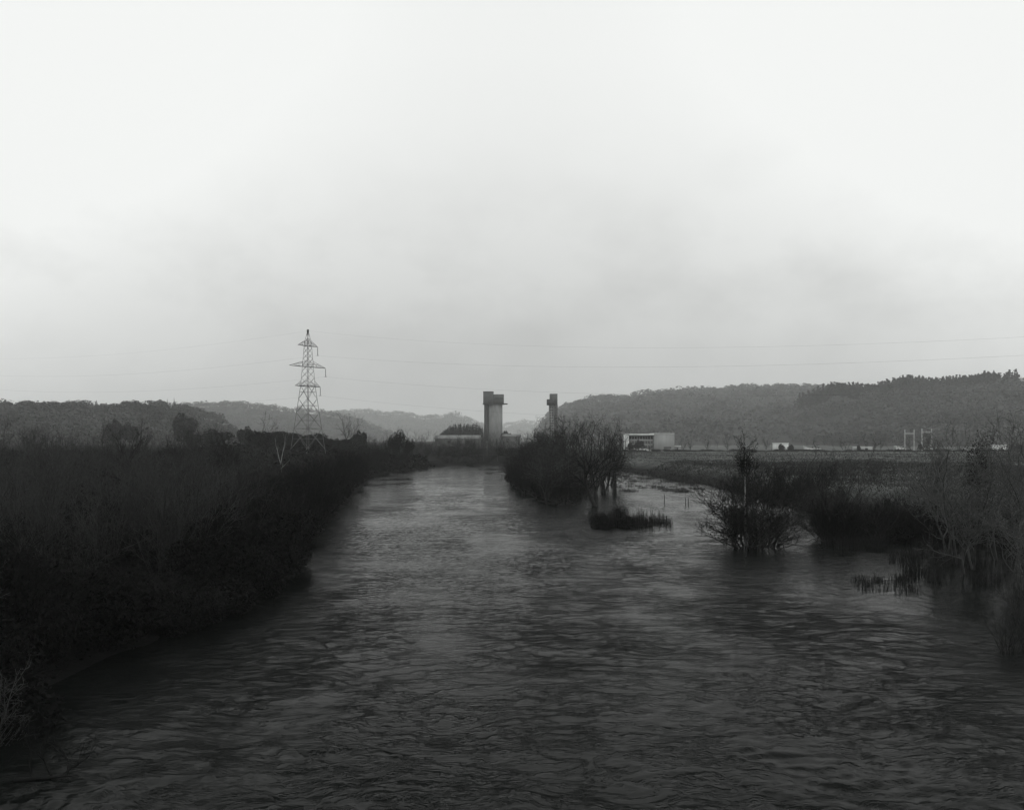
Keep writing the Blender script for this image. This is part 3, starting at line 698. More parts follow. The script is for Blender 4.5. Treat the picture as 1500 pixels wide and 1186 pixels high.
for a, b in zip(LV[:-1], LV[1:]):
    r = .045 if a < 14 else .034
    for i in range(4):
        j = (i + 1) % 4
        mb.bar(corner(i, a), corner(j, b), r); mb.bar(corner(j, a), corner(i, b), r)
        if a in (4.6, 14.3, 19.0, 23.8): mb.bar(corner(i, a), corner(j, a), r)
        if a < 12:
            m_ = .5 * (a + b); mid = .25 * (corner(i, a) + corner(j, a) + corner(i, b) + corner(j, b))
            mb.bar(corner(i, m_), mid, .03); mb.bar(corner(j, m_), mid, .03)
obj('bracing', mb.mesh('bracing', M['steel']), pyl)
mb = MB(); mb.box(-.16, .16, -.16, .16, 26.2, 26.9); obj('peak_cap', mb.mesh('peak_cap', M['steel_dark']), pyl)
ATT = []
for z, hl in [(23.2, 2.9), (18.5, 5.3), (14.1, 3.7)]:
    mb = MB(); w = float(wtab(z)); wt = float(wtab(z + 1.1))
    for s in (1, -1):
        tip = np.array([s * hl, 0, z])
        for yy in (1, -1):
            lo = np.array([s * w, yy * w, z]); up = np.array([s * wt, yy * wt, z + 1.25])
            mb.bar(lo, tip, .042); mb.bar(up, tip, .034)
            for f in (.3, .6):
                mb.bar(lo + (tip - lo) * f, up + (tip - up) * f, .025); mb.bar(lo + (tip - lo) * f, up + (tip - up) * max(0, f - .3), .022)
        for f in (.0, .35, .65):
            mb.bar(np.array([s * w, w, z]) * (1 - f) + tip * f, np.array([s * w, -w, z]) * (1 - f) + tip * f, .03)
    for yy in (1, -1): mb.bar((-w, yy * w, z), (w, yy * w, z), .04)
    arm = obj('cross_arm', mb.mesh('cross_arm', M['steel_dark']), pyl)
    for s in (1,):
        mb = MB(); zz = np.linspace(z - .25, z - 1.75, 9)
        mb.bar((s * hl, 0, z), (s * hl, 0, z - 1.95), .03, 5)
        for q_ in zz: mb.tubes([(s * hl, 0, q_ + .06)], [(s * hl, 0, q_ - .06)], [.05], [.15], 8)
        mb.bar((s * hl, -.35, z - 1.95), (s * hl, .35, z - 1.95), .06, 5)
        obj('insulator', mb.mesh('insulator', M['glass_ins']), arm)
        ATT.append((s * hl, z - 1.95))
ca, sa = math.cos(phi), math.sin(phi)
def wl(lx): return np.array([PX + lx * ca, PY + lx * sa])
ldir = np.array([.81, -.58]) / math.hypot(.81, .58)
def wire(lx, z, name, label, cat):
    c = wl(lx); segs = []
    def run(sgn, Ls, dz, sag):
        t = np.linspace(0, 1, 41); p = c[None] + sgn * ldir[None] * (t * Ls)[:, None]
        zz = pz + z + dz * t - 4 * sag * t * (1 - t); return np.column_stack([p, zz])
    a = run(-1, 250, 11, 5)[::-1]; b = run(1, 235, -3.5 if cat == 'power line' else -7, 5.9 if cat == 'power line' else 7)
    P = np.concatenate([a, b[1:]])
    mb = MB(); r = np.full(len(P) - 1, .0072 if cat == 'power line' else .006); mb.tubes(P[:-1], P[1:], r, r, 5)
    tag(obj(name, mb.mesh(name, M['wire']), None), label, cat, 'overhead wires of the pylon')
nm = {0: 'top', 1: 'longest middle', 2: 'lowest'}
for i, (lx, z) in enumerate(ATT):
    wire(lx, z, 'power_line', 'thin conductor slung from the tip of the pylon\'s %s cross-arm' % nm[i], 'power line')
wire(0, 26.6, 'earth_wire', 'faint earth wire running over the very peak of the pylon', 'earth wire')

# ------------------------------------------------------------------ winding towers
D = 700.0; mpp = D / F
def rrect(x0, x1, y0, y1, r, n=5):
    pts = []
    for cx, cy, a0 in [(x1 - r, y1 - r, 0), (x0 + r, y1 - r, 90), (x0 + r, y0 + r, 180), (x1 - r, y0 + r, 270)]:
        for i in range(n + 1):
            a = math.radians(a0 + 90 * i / n); pts.append((cx + r * math.cos(a), cy + r * math.sin(a)))
    return pts
tx = X(723, D); g = gz(tx, D)
def lx(px): return X(px, D) - tx
def lz(py): return Z(py, D) - g
t = thing('winding_tower', 'broad dark concrete winding tower with an overhanging two-level head', 'tower', (tx, D, g))
mb = MB(); mb.prism(rrect(lx(715.5), lx(736), -6, 6, 3.2), -2, lz(592.5)); obj('shaft', mb.mesh('shaft', M['concrete']), t)
mb = MB(); mb.box(lx(709.5), lx(715.2), -5.2, 6, -2, lz(592.5)); obj('stair_shaft', mb.mesh('stair_shaft', M['concrete_dark']), t)
mb = MB(); mb.prism(rrect(lx(722.8), lx(738), -7, 7.5, .4, 2), lz(592.4), lz(578)); obj('winding_house', mb.mesh('winding_house', M['concrete_mid']), t)
mb = MB(); mb.prism(rrect(lx(708.3), lx(722.7), -7.4, 7, .4, 2), lz(592.4), lz(574.6)); obj('lift_house', mb.mesh('lift_house', M['concrete_mid']), t)
mb = MB(); mb.box(lx(737.6), lx(743.5), -3, 3, lz(592.2), lz(590.8)); mb.box(lx(707.3), lx(708.9), -3, 3, lz(592.2), lz(590.8)); obj('ledge', mb.mesh('ledge', M['concrete_dark']), t)
mb = MB(); mb.box(lx(708), lx(723), -7.7, 7.2, lz(574.6), lz(573.9)); obj('parapet', mb.mesh('parapet', M['concrete_dark']), t)
for k in range(5):
    mb = MB(); xx = lx(725) + k * 1.35; mb.box(xx, xx + .8, -7.12, -6.95, lz(584.5), lz(582.5)); obj('window', mb.mesh('window', M['window']), t)

tx = X(810, D); g = gz(tx, D)
t = thing('winding_tower', 'slender concrete winding tower with a gridded shaft and a jutting cabin', 'tower', (tx, D, g))
mb = MB(); mb.box(lx(804.2), lx(811.2), -3.5, 4, -2, lz(593)); obj('shaft', mb.mesh('shaft', M['concrete']), t)
mb = MB(); mb.box(lx(811.3), lx(816.6), -4.2, 4, -2, lz(593)); obj('stair_shaft', mb.mesh('stair_shaft', M['concrete_mid']), t)
mb = MB(); mb.box(lx(805.3), lx(816.2), -4.6, 4.4, lz(592.9), lz(577)); obj('head_house', mb.mesh('head_house', M['concrete_mid']), t)
mb = MB(); mb.box(lx(801), lx(809.8), -6.2, -4.62, lz(593.4), lz(585.2)); mb.box(lx(801), lx(805.2), -4.6, 3, lz(593.4), lz(585.2)); obj('cabin', mb.mesh('cabin', M['concrete_dark']), t)
for k in range(14):
    zz = lz(596) - k * 2.05
    for (a, b, yf) in [(805.2, 807.2, -3.6), (808.2, 810.2, -3.6), (812.4, 815.6, -4.3)]:
        mb = MB(); mb.box(lx(a), lx(b), yf, yf + .2, zz - 1.1, zz); obj('window', mb.mesh('window', M['panel']), t)

# ------------------------------------------------------------------ colliery sheds
def shed(px0, px1, pyr, pye, d, depth, label, name='long_shed', wall='concrete_mid', roof='roof'):
    x0, x1 = X(px0, d), X(px1, d); cx = .5 * (x0 + x1); g = gz(cx, d); hw = .5 * (x1 - x0)
    zr = Z(pyr, d) - g; ze = Z(pye, d) - g
    t = thing(name, label, 'building', (cx, d, g))
    mb = MB(); mb.box(-hw, hw, 0, depth, -2, ze); obj('wall', mb.mesh('wall', M[wall]), t)
    mb = MB(); o = .5
    V = [(-hw - o, -o, ze - .1), (hw + o, -o, ze - .1), (hw + o, depth / 2, zr), (-hw - o, depth / 2, zr), (-hw - o, depth + o, ze - .1), (hw + o, depth + o, ze - .1),
         (-hw - o, -o, ze + .15), (hw + o, -o, ze + .15), (hw + o, depth / 2, zr + .25), (-hw - o, depth / 2, zr + .25), (-hw - o, depth + o, ze + .15), (hw + o, depth + o, ze + .15)]
    mb.add(V, [(6, 7, 8, 9), (9, 8, 11, 10), (3, 2, 1, 0), (4, 5, 2, 3), (0, 1, 7, 6), (5, 4, 10, 11), (1, 2, 8, 7), (2, 5, 11, 8), (3, 0, 6, 9), (4, 3, 9, 10)])
    obj('roof', mb.mesh('roof', M[roof]), t)
    for k in range(int(2 * hw / 6)):
        mb = MB(); xx = -hw + 2 + k * 6; mb.box(xx, xx + 2, -.06, .05, ze * .45, ze * .8); obj('window', mb.mesh('window', M['window']), t)
    return t
shed(637, 702, 637.5, 642.5, 560, 26, 'long low colliery shed with a pale sheet roof before the conifer wood')
shed(737, 762, 636, 639, 600, 14, 'small pale-roofed building at the foot of the broad winding tower')
shed(788, 803, 633, 637, 640, 14, 'pale-roofed hut at the foot of the slender winding tower')

# pale rail across the far bank, and a pole
d = 262; x0, x1 = X(688, d), X(729, d); g = gz(.5 * (x0 + x1), d); zr = Z(666, d)
t = thing('rail_fence', 'thin pale rail crossing the dark far bank of the river', 'fence', (.5 * (x0 + x1), d, g)); hw = .5 * (x1 - x0)
mb = MB(); mb.bar((-hw, 0, zr - g), (hw, 0, zr - g), .045, 6); obj('rail', mb.mesh('rail', M['steel_dark']), t)
for k in range(5): mb = MB(); xx = -hw + .1 + k * (2 * hw - .2) / 4; mb.bar((xx, 0, -.8), (xx, 0, zr - g), .035, 6); obj('post', mb.mesh('post', M['steel_dark']), t)
d = 268; x = X(713.5, d); g = gz(x, d)
mb = MB(); mb.tubes([(0, 0, -.5)], [(0, 0, Z(645, d) - g)], [.12], [.08], 7); mb.bar((-.5, 0, Z(647, d) - g), (.5, 0, Z(647, d) - g), .05)
tag(obj('utility_pole', mb.mesh('utility_pole', M['timber']), None, (x, d, g)), 'short grey utility pole on the far bank below the broad tower', 'pole')

# ------------------------------------------------------------------ white factory
d = 425.0; tx = X(953, d); g = gz(tx, d)
def fx(px): return X(px, d) - tx
def fz(py): return Z(py, d) - g
t = thing('factory_building', 'white flat-roofed factory block beyond the field with a blank end wall', 'building', (tx, d, g))
mb = MB(); mb.box(fx(958), fx(988), 0, 14, -1, fz(635)); obj('wall', mb.mesh('wall', M['cladding']), t)
mb = MB(); mb.box(fx(921), fx(957.9), 1.0, 14, -1, fz(637.5)); obj('glazed_wall', mb.mesh('glazed_wall', M['cladding']), t)
mb = MB(); mb.box(fx(919), fx(957.9), -.6, 14.2, fz(637.4), fz(635.3)); mb.box(fx(919), fx(921), -.4, 14.2, -1, fz(637.4)); obj('fascia', mb.mesh('fascia', M['white']), t)
mb = MB(); mb.box(fx(957.95), fx(988.2), -.15, 14.2, fz(635), fz(634.3)); obj('roof_edge', mb.mesh('roof_edge', M['white']), t)
mb = MB(); mb.box(fx(944), fx(988), -1.2, -.02, -1, fz(659)); obj('plinth', mb.mesh('plinth', M['white']), t)
for r_ in range(3):
    for k in range(9):
        a = 922.4 + k * 3.9
        mb = MB(); z1 = fz(638.6 + r_ * 6.5); mb.box(fx(a), fx(a + 3.2), .88, 1.04, z1 - 1.45, z1); obj('window', mb.mesh('window', M['window' if r_ == 0 else 'glass_grey']), t)
mb = MB(); mb.box(fx(972), fx(983), -.12, .03, fz(656.2), fz(654.5)); obj('window', mb.mesh('window', M['window']), t)
def hut(px0, px1, py0, d, label, name='shed', depth=6, flat=True, m='white'):
    x0, x1 = X(px0, d), X(px1, d); cx = .5 * (x0 + x1); hw = .5 * (x1 - x0); g = gz(cx, d); h = Z(py0, d) - g
    t = thing(name, label, 'shed', (cx, d, g))
    mb = MB(); mb.box(-hw, hw, 0, depth, -.5, h - .3); obj('wall', mb.mesh('wall', M[m]), t)
    mb = MB(); mb.box(-hw - .2, hw + .2, -.25, depth + .2, h - .29, h); obj('roof', mb.mesh('roof', M['roof'] if not flat else M['white']), t)
    mb = MB(); mb.box(-hw * .4, hw * .2, -.05, .05, -.2, h * .62); obj('door', mb.mesh('door', M['window']), t)
hut(1137, 1155, 648.5, 430, 'small white shed with two round trees before it')
hut(988.5, 997, 653, 440, 'low pale annexe just beyond the factory end wall', m='cladding')
hut(1462, 1474, 651, 430, 'white cabin beside round trees near the frame edge')
hut(1262, 1278, 654, 436, 'low pale cabin between the vans and the gantries', m='white_soft')
def van(px, d, label, rz, s=1.0):
    g = gz(X(px, d), d)
    t = thing('parked_van', label, 'van', (X(px, d), d, g), rz, 'pale vans parked beyond the field')
    mb = MB(); pts = [(-2.6, .45), (2.6, .45), (2.65, 1.1), (2.0, 1.3), (1.45, 2.15), (-2.55, 2.25), (-2.6, 2.1)]
    V = [(x, -.95, z) for x, z in pts] + [(x, .95, z) for x, z in pts]; n_ = len(pts)
    mb.add(V, [(i, n_ + i, n_ + (i + 1) % n_, (i + 1) % n_)[::-1] for i in range(n_)]); mb.poly += [list(range(n_)), list(range(2 * n_ - 1, n_ - 1, -1))]
    obj('body', mb.mesh('body', M['white_soft']), t)
    mb = MB(); mb.box(1.0, 1.75, -.97, .97, 1.35, 1.9); obj('window', mb.mesh('window', M['window']), t)
    for xx in (-1.6, 1.7):
        for yy in (-.9, .9):
            mb = MB(); mb.tubes([(xx, yy - .12, .36)], [(xx, yy + .12, .36)], [.36], [.36], 14)
            mb.poly += [list(range(14))[::-1], list(range(14, 28))]; obj('wheel', mb.mesh('wheel', M['tyre']), t)
van(1185, 432, 'pale van parked nearest the small white shed', .1); van(1194, 434, 'pale van parked behind the first one along the hedge', .0)
van(1252, 432, 'pale van parked beside the little round tree', 1.2); van(1318, 434, 'pale van parked just short of the gantries', .2)
van(940, 415, 'pale van parked before the factory glazing', .0); van(930, 416, 'pale van parked by the white end of the factory', .1)

# substation gantries
def gantry(pxa, pxb, pyt, pyb_, d, label):
    xa, xb = X(pxa, d), X(pxb, d); cx = .5 * (xa + xb); hw = .5 * (xb - xa); g = gz(cx, d)
    t = thing('gantry', label, 'gantry', (cx, d, g), 0, 'substation gantries')
    zt = Z(pyt, d) - g; zb = Z(pyb_, d) - g
    for s in (-1, 1):
        mb = MB()
        for (ox, oy) in ((-.26, -.26), (.26, -.26), (.26, .26), (-.26, .26)): mb.bar((s * hw + ox, oy, -.5), (s * hw + ox * .6, oy * .6, zt), .06)
        for k in range(8):
            z0 = zt * k / 8; z1 = zt * (k + 1) / 8
            mb.bar((s * hw - .2, -.2, z0), (s * hw + .2, -.2, z1), .03); mb.bar((s * hw + .2, .2, z0), (s * hw - .2, .2, z1), .03)
        obj('post', mb.mesh('post', M['white_soft']), t)
    mb = MB()
    for zz in (zb, zb + .6): mb.bar((-hw, -.2, zz), (hw, -.2, zz), .09); mb.bar((-hw, .2, zz), (hw, .2, zz), .09)
    for k in range(8):
        a = -hw + 2 * hw * k / 8; b = -hw + 2 * hw * (k + 1) / 8
        mb.bar((a, -.2, zb), (b, -.2, zb + .6), .05)
    obj('beam', mb.mesh('beam', M['white_soft']), t)
gantry(1325.5, 1339, 629, 635.5, 470, 'fainter steel gantry of two posts and a beam')
gantry(1350.5, 1364.5, 627.5, 633.5, 450, 'brighter steel gantry beside its fainter neighbour')

# driftwood
d = F * CAMZ / (1140 - HY)
t = thing('driftwood', 'black waterlogged log with upturned branches near the pylon bank', 'driftwood', (X(66, d), d, 0.0), .12)
S = grow_segs(501, [((-.6, 0, .0), (1, .05, .02), 1.25, .055)], 0, wob=.03, up=0)
obj('log', segs_mesh('log', S, S[4] == 0, M['twig_dark'], 7), t)
S = grow_segs(502, [((.3, 0, .0), (.4, .5, .5), 1.0, .022), ((.1, .1, .0), (-.5, .6, .7), 1.3, .025), ((-.3, .1, 0), (-.5, .5, .5), 1.2, .025), ((.45, .05, 0), (-.2, .8, .5), 1.2, .02)], 2, k_child=(1, 2), ang=(30, 70), up=-.05, seg=(.2, .15, .12), rmin=.006)
obj('branches', segs_mesh('branches', S, S[4] >= 0, M['twig_dark'], 3), t)

# ------------------------------------------------------------------ stuff: undergrowth and grass
rng = np.random.default_rng(77)
def scatter_bed(n, fn, size, hmax, m, name, label, cat, aspect=.5, up=0):
    x, y = fn(n); z = height(x, y); k = z > -.05
    x, y, z = x[k], y[k], z[k]
    P = np.stack([x, y, z + hmax(x, y) * rng.uniform(0, 1, len(x)) ** 1.4], 1)
    sz = size * np.clip(np.hypot(x, y) / 60, .6, 4)
    V, q = leaf_quads(P, sz, rng, aspect, up)
    return stuff(name, mesh_np(name, V, q, M[m]), label, cat)
def left_pts(n):
    y = 14 + 220 * rng.uniform(0, 1, n) ** 1.8; s = 60 * rng.uniform(0, 1, n) ** 1.6 * (.5 + y / 150); return xL(y) - s - .2, y
scatter_bed(90000, left_pts, .12, lambda x, y: .5 + .9 * np.clip(fbm(x * .15, y * .15, 3, 40) + .5, 0, 1.5), 'leaf_dark', 'undergrowth', 'dark tangle of dead bracken and bramble under the thicket', 'undergrowth')
def right_pts(n):
    y = 60 + 130 * rng.uniform(0, 1, n) ** 1.2; return xR(y) + 70 * rng.uniform(0, 1, n) ** 1.5, y
scatter_bed(60000, right_pts, .10, lambda x, y: .35 + .3 * np.clip(fbm(x * .1, y * .1, 3, 41), 0, 1.5), 'weeds', 'rough_grass', 'rough winter grass and weeds along the field embankment', 'grass', .18, 1.2)
def field_pts(n):
    y = 120 + 275 * rng.uniform(0, 1, n); return 30 + (y * .62 - 10) * rng.uniform(0, 1, n), y
def tufty(x, y): return np.where(fbm(x * .03, y * .06, 4, 44) > .1, .55, .12) * np.clip(.6 + fbm(x * .3, y * .3, 2, 45), .2, 1.4)
scatter_bed(50000, field_pts, .07, tufty, 'weeds', 'rough_grass', 'rough tufts of winter grass across the open field', 'grass', .2, 1.0)
def isl_pts(n):
    y = 92 + 130 * rng.uniform(0, 1, n); return 5 + rng.uniform(-9, 9, n), y
scatter_bed(16000, isl_pts, .13, lambda x, y: .5 + 0 * x, 'leaf_dark', 'undergrowth', 'black undergrowth covering the floor of the wooded island', 'undergrowth')

# ------------------------------------------------------------------ hills and hanging woods
hill_m = mat('hill_ground', .016, .034, .012, detail=6)
def hill(tab, D, foot, back, tree_h, ntree, K, qs, wood_m, label, kinds=None, x_extra=0, conifer=None, seed=0, patch=True):
    rng = np.random.default_rng(seed + 500)
    pxs = np.array([t[0] for t in tab], float); zr = np.array([Z(t[1], D) for t in tab]) - tree_h * .8
    xs = X(pxs, D)
    def ridge(x): return np.interp(x, xs, zr)
    def surf(x, y):
        r = np.maximum(ridge(x), -2.4)
        tt = np.clip((y - foot) / (D - foot), 0, 1); bb = np.clip((back - y) / (back - D), 0, 1)
        prof = np.where(y < D, .5 * tt + .5 * sstep(0, 1, tt), sstep(0, 1, bb))
        return -2.4 + (r + 2.4) * prof + tree_h * .45 * fbm(x / (tree_h * 7), y / (tree_h * 12), 3, seed) * sstep(0, .25, prof) * sstep(1.0, .9, prof + .02) 
    nx = 150; ny = 60
    gx_ = np.linspace(xs[0], xs[-1], nx); gy_ = np.linspace(foot, back, ny)
    A, B = np.meshgrid(gx_, gy_)
    struct('hills', grid_obj('hills', A, B, surf(A, B), hill_m))
    x = rng.uniform(xs[0], xs[-1], ntree); y = foot + (D + .12 * (back - D) - foot) * rng.uniform(0, 1, ntree) ** .8
    if conifer is not None:
        m_ = 1500; x = np.concatenate([x, rng.uniform(X(1165, D), X(1457, D), m_)]); y = np.concatenate([y, rng.uniform(D - 65, D + 8, m_)])
    z = surf(x, y)
    if patch:
        k = (fbm(x / 120, y / 160, 3, seed + 3) > -.55) & (z > .5); x, y, z = x[k], y[k], z[k]
    else:
        k = z > .5; x, y, z = x[k], y[k], z[k]
    h = tree_h * rng.uniform(.55, 1.15, len(x)) * (1 + .3 * fbm(x / 60, y / 60, 2, seed + 8))
    con = np.zeros(len(x), bool) if conifer is None else conifer(x, y, D, rng)
    n = len(x); a = rng.uniform(0, 6.283, (n, K)); cz = rng.uniform(-.35, 1, (n, K)); rr_ = np.sqrt(1 - cz ** 2) * rng.uniform(.8, 1.05, (n, K))
    D3 = np.stack([rr_ * np.cos(a), rr_ * np.sin(a), cz], 2)
    hh = np.where(con, h * 1.65, h); cw = .46 * h * rng.uniform(.8, 1.25, n)
    P = np.stack([x[:, None] + D3[..., 0] * cw[:, None], y[:, None] + D3[..., 1] * cw[:, None], z[:, None] + hh[:, None] * (.58 + .42 * D3[..., 2])], 2)
    t = rng.uniform(0, 1, (n, K)); rc = (.26 * (1 - t) + .02) * h[:, None]
    Pc = np.stack([x[:, None] + rc * np.cos(a), y[:, None] + rc * np.sin(a), z[:, None] + hh[:, None] * (.05 + .95 * t)], 2)
    P = np.where(con[:, None, None], Pc, P); NR = D3 + rng.normal(0, .35, D3.shape); NR[..., 2] += .25
    for sel, mm, lab, nm in ((~con, wood_m, label, 'woodland'), (con, 'wood_conifer', 'dark plantation of pointed conifers along the hill crest', 'conifer_wood')):
        if sel.sum() == 0: continue
        Q = P[sel].reshape(-1, 3); sz = np.repeat(h[sel] * qs, K)
        V, q = facing_quads(Q, NR[sel].reshape(-1, 3), sz, rng)
        me = mesh_np(nm, V, q, M[mm])
        if nm == 'woodland':                       # ash-pale, brown and ivy-dark trees grow in drifts
            me.materials.append(M['wood_pale']); me.materials.append(M['wood_dark'])
            v = fbm(x[sel] / 70, y[sel] / 110, 3, seed + 20) + rng.normal(0, .16, sel.sum())
            idx = np.where(v > .28, 1, np.where(v < -.32, 2, 0)).astype(np.int32)
            me.polygons.foreach_set('material_index', np.repeat(idx, K))
        stuff(nm, me, lab, 'wood')
hill([(-500, 588), (-300, 586), (0, 592), (30, 591), (60, 594), (100, 594), (130, 592), (150, 594), (200, 594), (250, 593), (290, 600), (310, 606), (330, 620), (350, 634), (400, 650), (440, 660)], 820, 450, 1050, 10, 5600, 56, .08, 'wood_far', 'bare grey wood hanging on the near hill behind the thicket', seed=1, patch=False)
hill([(60, 620), (200, 600), (290, 590), (340, 587), (380, 592), (420, 596), (465, 600), (500, 606), (540, 618), (600, 645)], 2300, 1500, 2700, 15, 4200, 18, .11, 'wood_far', 'hazy wood on the second hill behind the pylon', seed=2)
hill([(300, 625), (440, 608), (500, 602), (512, 600), (545, 599), (557, 603), (585, 602), (605, 606), (620, 609), (645, 607), (665, 604), (690, 612), (705, 619), (730, 632), (770, 655)], 4200, 3200, 4700, 20, 4200, 16, .12, 'wood_far', 'paler wood on the third hill beyond the river bend', seed=3)
hill([(500, 640), (600, 634), (700, 626), (740, 621), (765, 614), (790, 619), (830, 622), (900, 630), (1000, 645)], 5600, 4600, 6200, 24, 3000, 14, .14, 'wood_far', 'faintest distant wood showing between the two winding towers', seed=4, patch=False)
hill([(776, 655), (790, 627), (794, 615), (802, 609), (818, 598), (828, 592), (853, 586), (873, 581), (920, 578), (950, 573), (1000, 570), (1050, 568), (1100, 566), (1160, 566), (1200, 568), (1260, 571), (1300, 577), (1400, 590), (1900, 600)], 2300, 850, 2700, 17, 9500, 26, .13, 'wood_far', 'broad grey wood covering the long hill behind the factory', seed=5)
def ridge_con(x, y, D, rng): return (y > D - 75) & (x > X(1165, D)) & (x < X(1457, D))
hill([(1040, 655), (1100, 632), (1160, 596), (1200, 580), (1250, 575), (1300, 569), (1350, 566), (1400, 562), (1456, 558), (1462, 566), (1500, 571), (1700, 575), (2000, 590)], 1250, 600, 1550, 12, 9000, 30, .12, 'wood_far', 'darker wood on the nearer hill above the gantries', conifer=ridge_con, seed=6)
hill([(1300, 600), (1380, 578), (1450, 566), (1500, 552), (1600, 547), (1800, 545), (2000, 560)], 2900, 2000, 3400, 18, 3200, 24, .12, 'wood_far', 'pale far wood showing past the end of the conifer crest', seed=7)

# conifer block behind the long shed, and crest trees of the near hill
rr = random.Random(3)
for k in range(70):
    px = 641 + 66 * (k + rr.random()) / 70; d = 610 + 30 * rr.random(); top = np.interp(px, [642, 650, 662, 700, 708], [638, 630, 621, 620, 626]); g = gz(X(px, d), d)
    put(P_conifer, 'conifer_tree', 'dark conifer in the dense block behind the long shed', 'tree', X(px, d), d, (1.5, 1.5, max(.3, (Z(top, d) - g) / 10 * rr.uniform(.88, 1.03))), 'conifers of the block behind the long shed', z=g)
for k in range(10):
    px = 739 + 8 * rr.random(); d = 660; g = gz(X(px, d), d)
    put(P_ever, 'evergreen_tree', 'dark low tree at the foot of the broad winding tower', 'tree', X(px, d), d, (.7, .7, (Z(627 + 8 * (px - 739) / 8, d) - g) / 8.6), 'low trees at the foot of the broad tower', z=g)
for (px, top, lab) in [(245, 584, 'tall thin crest conifer on the near hill next to its taller twin'), (255, 582, 'tallest thin conifer on the crest of the near hill'), (141, 586, 'dark bushy crest tree standing apart on the near hill'), (222, 585, 'slim lone crest conifer short of the tall pair')]:
    d = 812; zt = Z(top, d); zg = Z(594, d) - 8
    put(P_conifer, 'conifer_tree', lab, 'tree', X(px, d), d, (.8 if px != 141 else 1.6, .8 if px != 141 else 1.6, (zt - zg) / 10), z=zg)

# ------------------------------------------------------------------ haze
hz = bpy.data.materials.new('haze'); hz.use_nodes = True
N = hz.node_tree.nodes; L = hz.node_tree.links
N.remove(N['Principled BSDF']); pv = N.new('ShaderNodeVolumePrincipled')
pv.inputs['Color'].default_value = (.97, .985, .975, 1); pv.inputs['Density'].default_value = .00019; pv.inputs['Anisotropy'].default_value = .0
L.new(pv.outputs[0], N['Material Output'].inputs['Volume'])
mb = MB(); mb.box(-3900, 3900, -320, 6900, -4, 170)
tag(obj('haze', mb.mesh('haze', hz)), 'pale winter mist filling the valley air', 'mist', kind='stuff')

# ------------------------------------------------------------------ sky, sun, camera
W = bpy.data.worlds.new('World'); SC.world = W; W.use_nodes = True
nt = W.node_tree; N = nt.nodes; L = nt.links; bg = N['Background']; bg.inputs['Strength'].default_value = .1
SUN_EL, SUN_AZ = math.radians(42), math.radians(150)
sky = N.new('ShaderNodeTexSky'); sky.sky_type = 'NISHITA'; sky.sun_disc = False; sky.sun_elevation = SUN_EL; sky.sun_rotation = SUN_AZ
bw = N.new('ShaderNodeRGBToBW'); L.new(sky.outputs[0], bw.inputs[0])
tc = N.new('ShaderNodeTexCoord'); sp = N.new('ShaderNodeSeparateXYZ'); L.new(tc.outputs['Generated'], sp.inputs[0])
# overcast deck: brightest overhead, darkest at the horizon
cr = N.new('ShaderNodeValToRGB'); e = cr.color_ramp.elements
pts = [(0.0, .50), (.06, .55), (.12, .64), (.20, .77), (.26, .86), (.33, .93), (.40, .965), (.55, .98), (1, 1.0)]
e[0].position, e[0].color = pts[0][0], (pts[0][1],) * 3 + (1,); e[1].position, e[1].color = pts[-1][0], (pts[-1][1],) * 3 + (1,)
for p, c in pts[1:-1]: q = e.new(p); q.color = (c, c, c, 1)
L.new(sp.outputs['Z'], cr.inputs[0])
# ragged cloud bases
mp = N.new('ShaderNodeMapping'); mp.inputs['Scale'].default_value = (1, 1, 1.5); L.new(tc.outputs['Generated'], mp.inputs[0])
n1 = N.new('ShaderNodeTexNoise'); n1.inputs['Scale'].default_value = 6.5; n1.inputs['Detail'].default_value = 8; n1.inputs['Roughness'].default_value = .58; n1.inputs['Distortion'].default_value = .0
L.new(mp.outputs[0], n1.inputs['Vector'])
mr = N.new('ShaderNodeMapRange'); mr.inputs['From Min'].default_value = .42; mr.inputs['From Max'].default_value = .70; mr.inputs['To Min'].default_value = 0; mr.inputs['To Max'].default_value = 1
L.new(n1.outputs['Fac'], mr.inputs['Value'])
ca_ = N.new('ShaderNodeValToRGB'); e2 = ca_.color_ramp.elements                  # the ragged bases hang low
e2[0].position, e2[0].color = 0, (.03,) * 3 + (1,); e2[1].position, e2[1].color = .40, (.0,) * 3 + (1,)
for p, c in ((.08, .10), (.17, .15), (.24, .08), (.32, .02)): q = e2.new(p); q.color = (c, c, c, 1)
L.new(sp.outputs['Z'], ca_.inputs[0])
am = N.new('ShaderNodeMath'); am.operation = 'MULTIPLY'; L.new(mr.outputs[0], am.inputs[0]); L.new(ca_.outputs[0], am.inputs[1])
sb = N.new('ShaderNodeMath'); sb.operation = 'SUBTRACT'; sb.inputs[0].default_value = 1.02; L.new(am.outputs[0], sb.inputs[1])
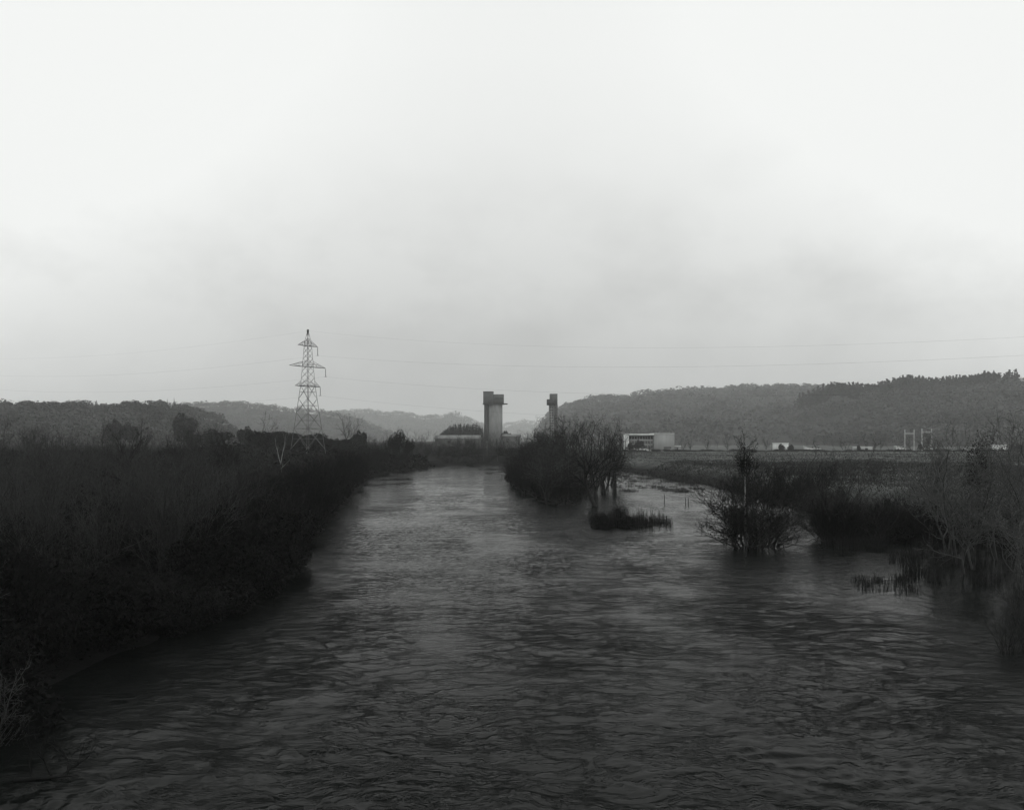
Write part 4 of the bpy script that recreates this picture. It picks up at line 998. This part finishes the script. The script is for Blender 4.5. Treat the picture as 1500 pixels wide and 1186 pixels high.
# the deck thins to either side of the valley
sx2 = N.new('ShaderNodeMath'); sx2.operation = 'MULTIPLY'; L.new(sp.outputs['X'], sx2.inputs[0]); L.new(sp.outputs['X'], sx2.inputs[1])
thin = N.new('ShaderNodeMapRange'); thin.inputs['From Max'].default_value = .25; thin.inputs['To Min'].default_value = .97; thin.inputs['To Max'].default_value = 1.33; L.new(sx2.outputs[0], thin.inputs['Value'])
mt = N.new('ShaderNodeMath'); mt.operation = 'MULTIPLY'; L.new(cr.outputs[0], mt.inputs[0]); L.new(thin.outputs[0], mt.inputs[1])
mn = N.new('ShaderNodeMath'); mn.operation = 'MULTIPLY'; L.new(mt.outputs[0], mn.inputs[0]); L.new(sb.outputs[0], mn.inputs[1])
mu = N.new('ShaderNodeMath'); mu.operation = 'MINIMUM'; mu.inputs[1].default_value = 1.0; L.new(mn.outputs[0], mu.inputs[0])
m10 = N.new('ShaderNodeMath'); m10.operation = 'MULTIPLY'; L.new(mu.outputs[0], m10.inputs[0]); m10.inputs[1].default_value = 10.0
mx = N.new('ShaderNodeMix'); mx.data_type = 'FLOAT'; mx.inputs[0].default_value = .94
L.new(bw.outputs[0], mx.inputs[2]); L.new(m10.outputs[0], mx.inputs[3])
cmb = N.new('ShaderNodeCombineColor')
for i, k in enumerate((.985, 1.0, .985)):
    s = N.new('ShaderNodeMath'); s.operation = 'MULTIPLY'; s.inputs[1].default_value = k; L.new(mx.outputs[0], s.inputs[0]); L.new(s.outputs[0], cmb.inputs[i])
L.new(cmb.outputs[0], bg.inputs['Color'])

sl = bpy.data.lights.new('sun', 'SUN'); sl.energy = .5; sl.angle = math.radians(30); sl.color = (1, .985, .96)
so = bpy.data.objects.new('sun', sl); COL.objects.link(so)
sd = Vector((math.sin(SUN_AZ) * math.cos(SUN_EL), math.cos(SUN_AZ) * math.cos(SUN_EL), math.sin(SUN_EL)))
so.rotation_euler = sd.to_track_quat('Z', 'Y').to_euler()

cam = bpy.data.cameras.new('camera'); co = bpy.data.objects.new('camera', cam); COL.objects.link(co)
co.location = (0, 0, CAMZ); co.rotation_euler = (math.pi / 2, 0, 0)
cam.sensor_width = 36; cam.lens = 36 * F / 1500; cam.shift_y = (HY - 593) / 1500; cam.clip_start = .1; cam.clip_end = 20000
SC.camera = co
SC.view_settings.view_transform = 'Standard'; SC.view_settings.look = 'None'; SC.view_settings.gamma = 1; SC.view_settings.exposure = 0
SC.cycles.max_bounces = 5; SC.cycles.diffuse_bounces = 2; SC.cycles.glossy_bounces = 3; SC.cycles.volume_bounces = 1; SC.cycles.transparent_max_bounces = 4
SC.cycles.use_denoising = True; SC.cycles.use_adaptive_sampling = False; SC.cycles.filter_width = 1.4
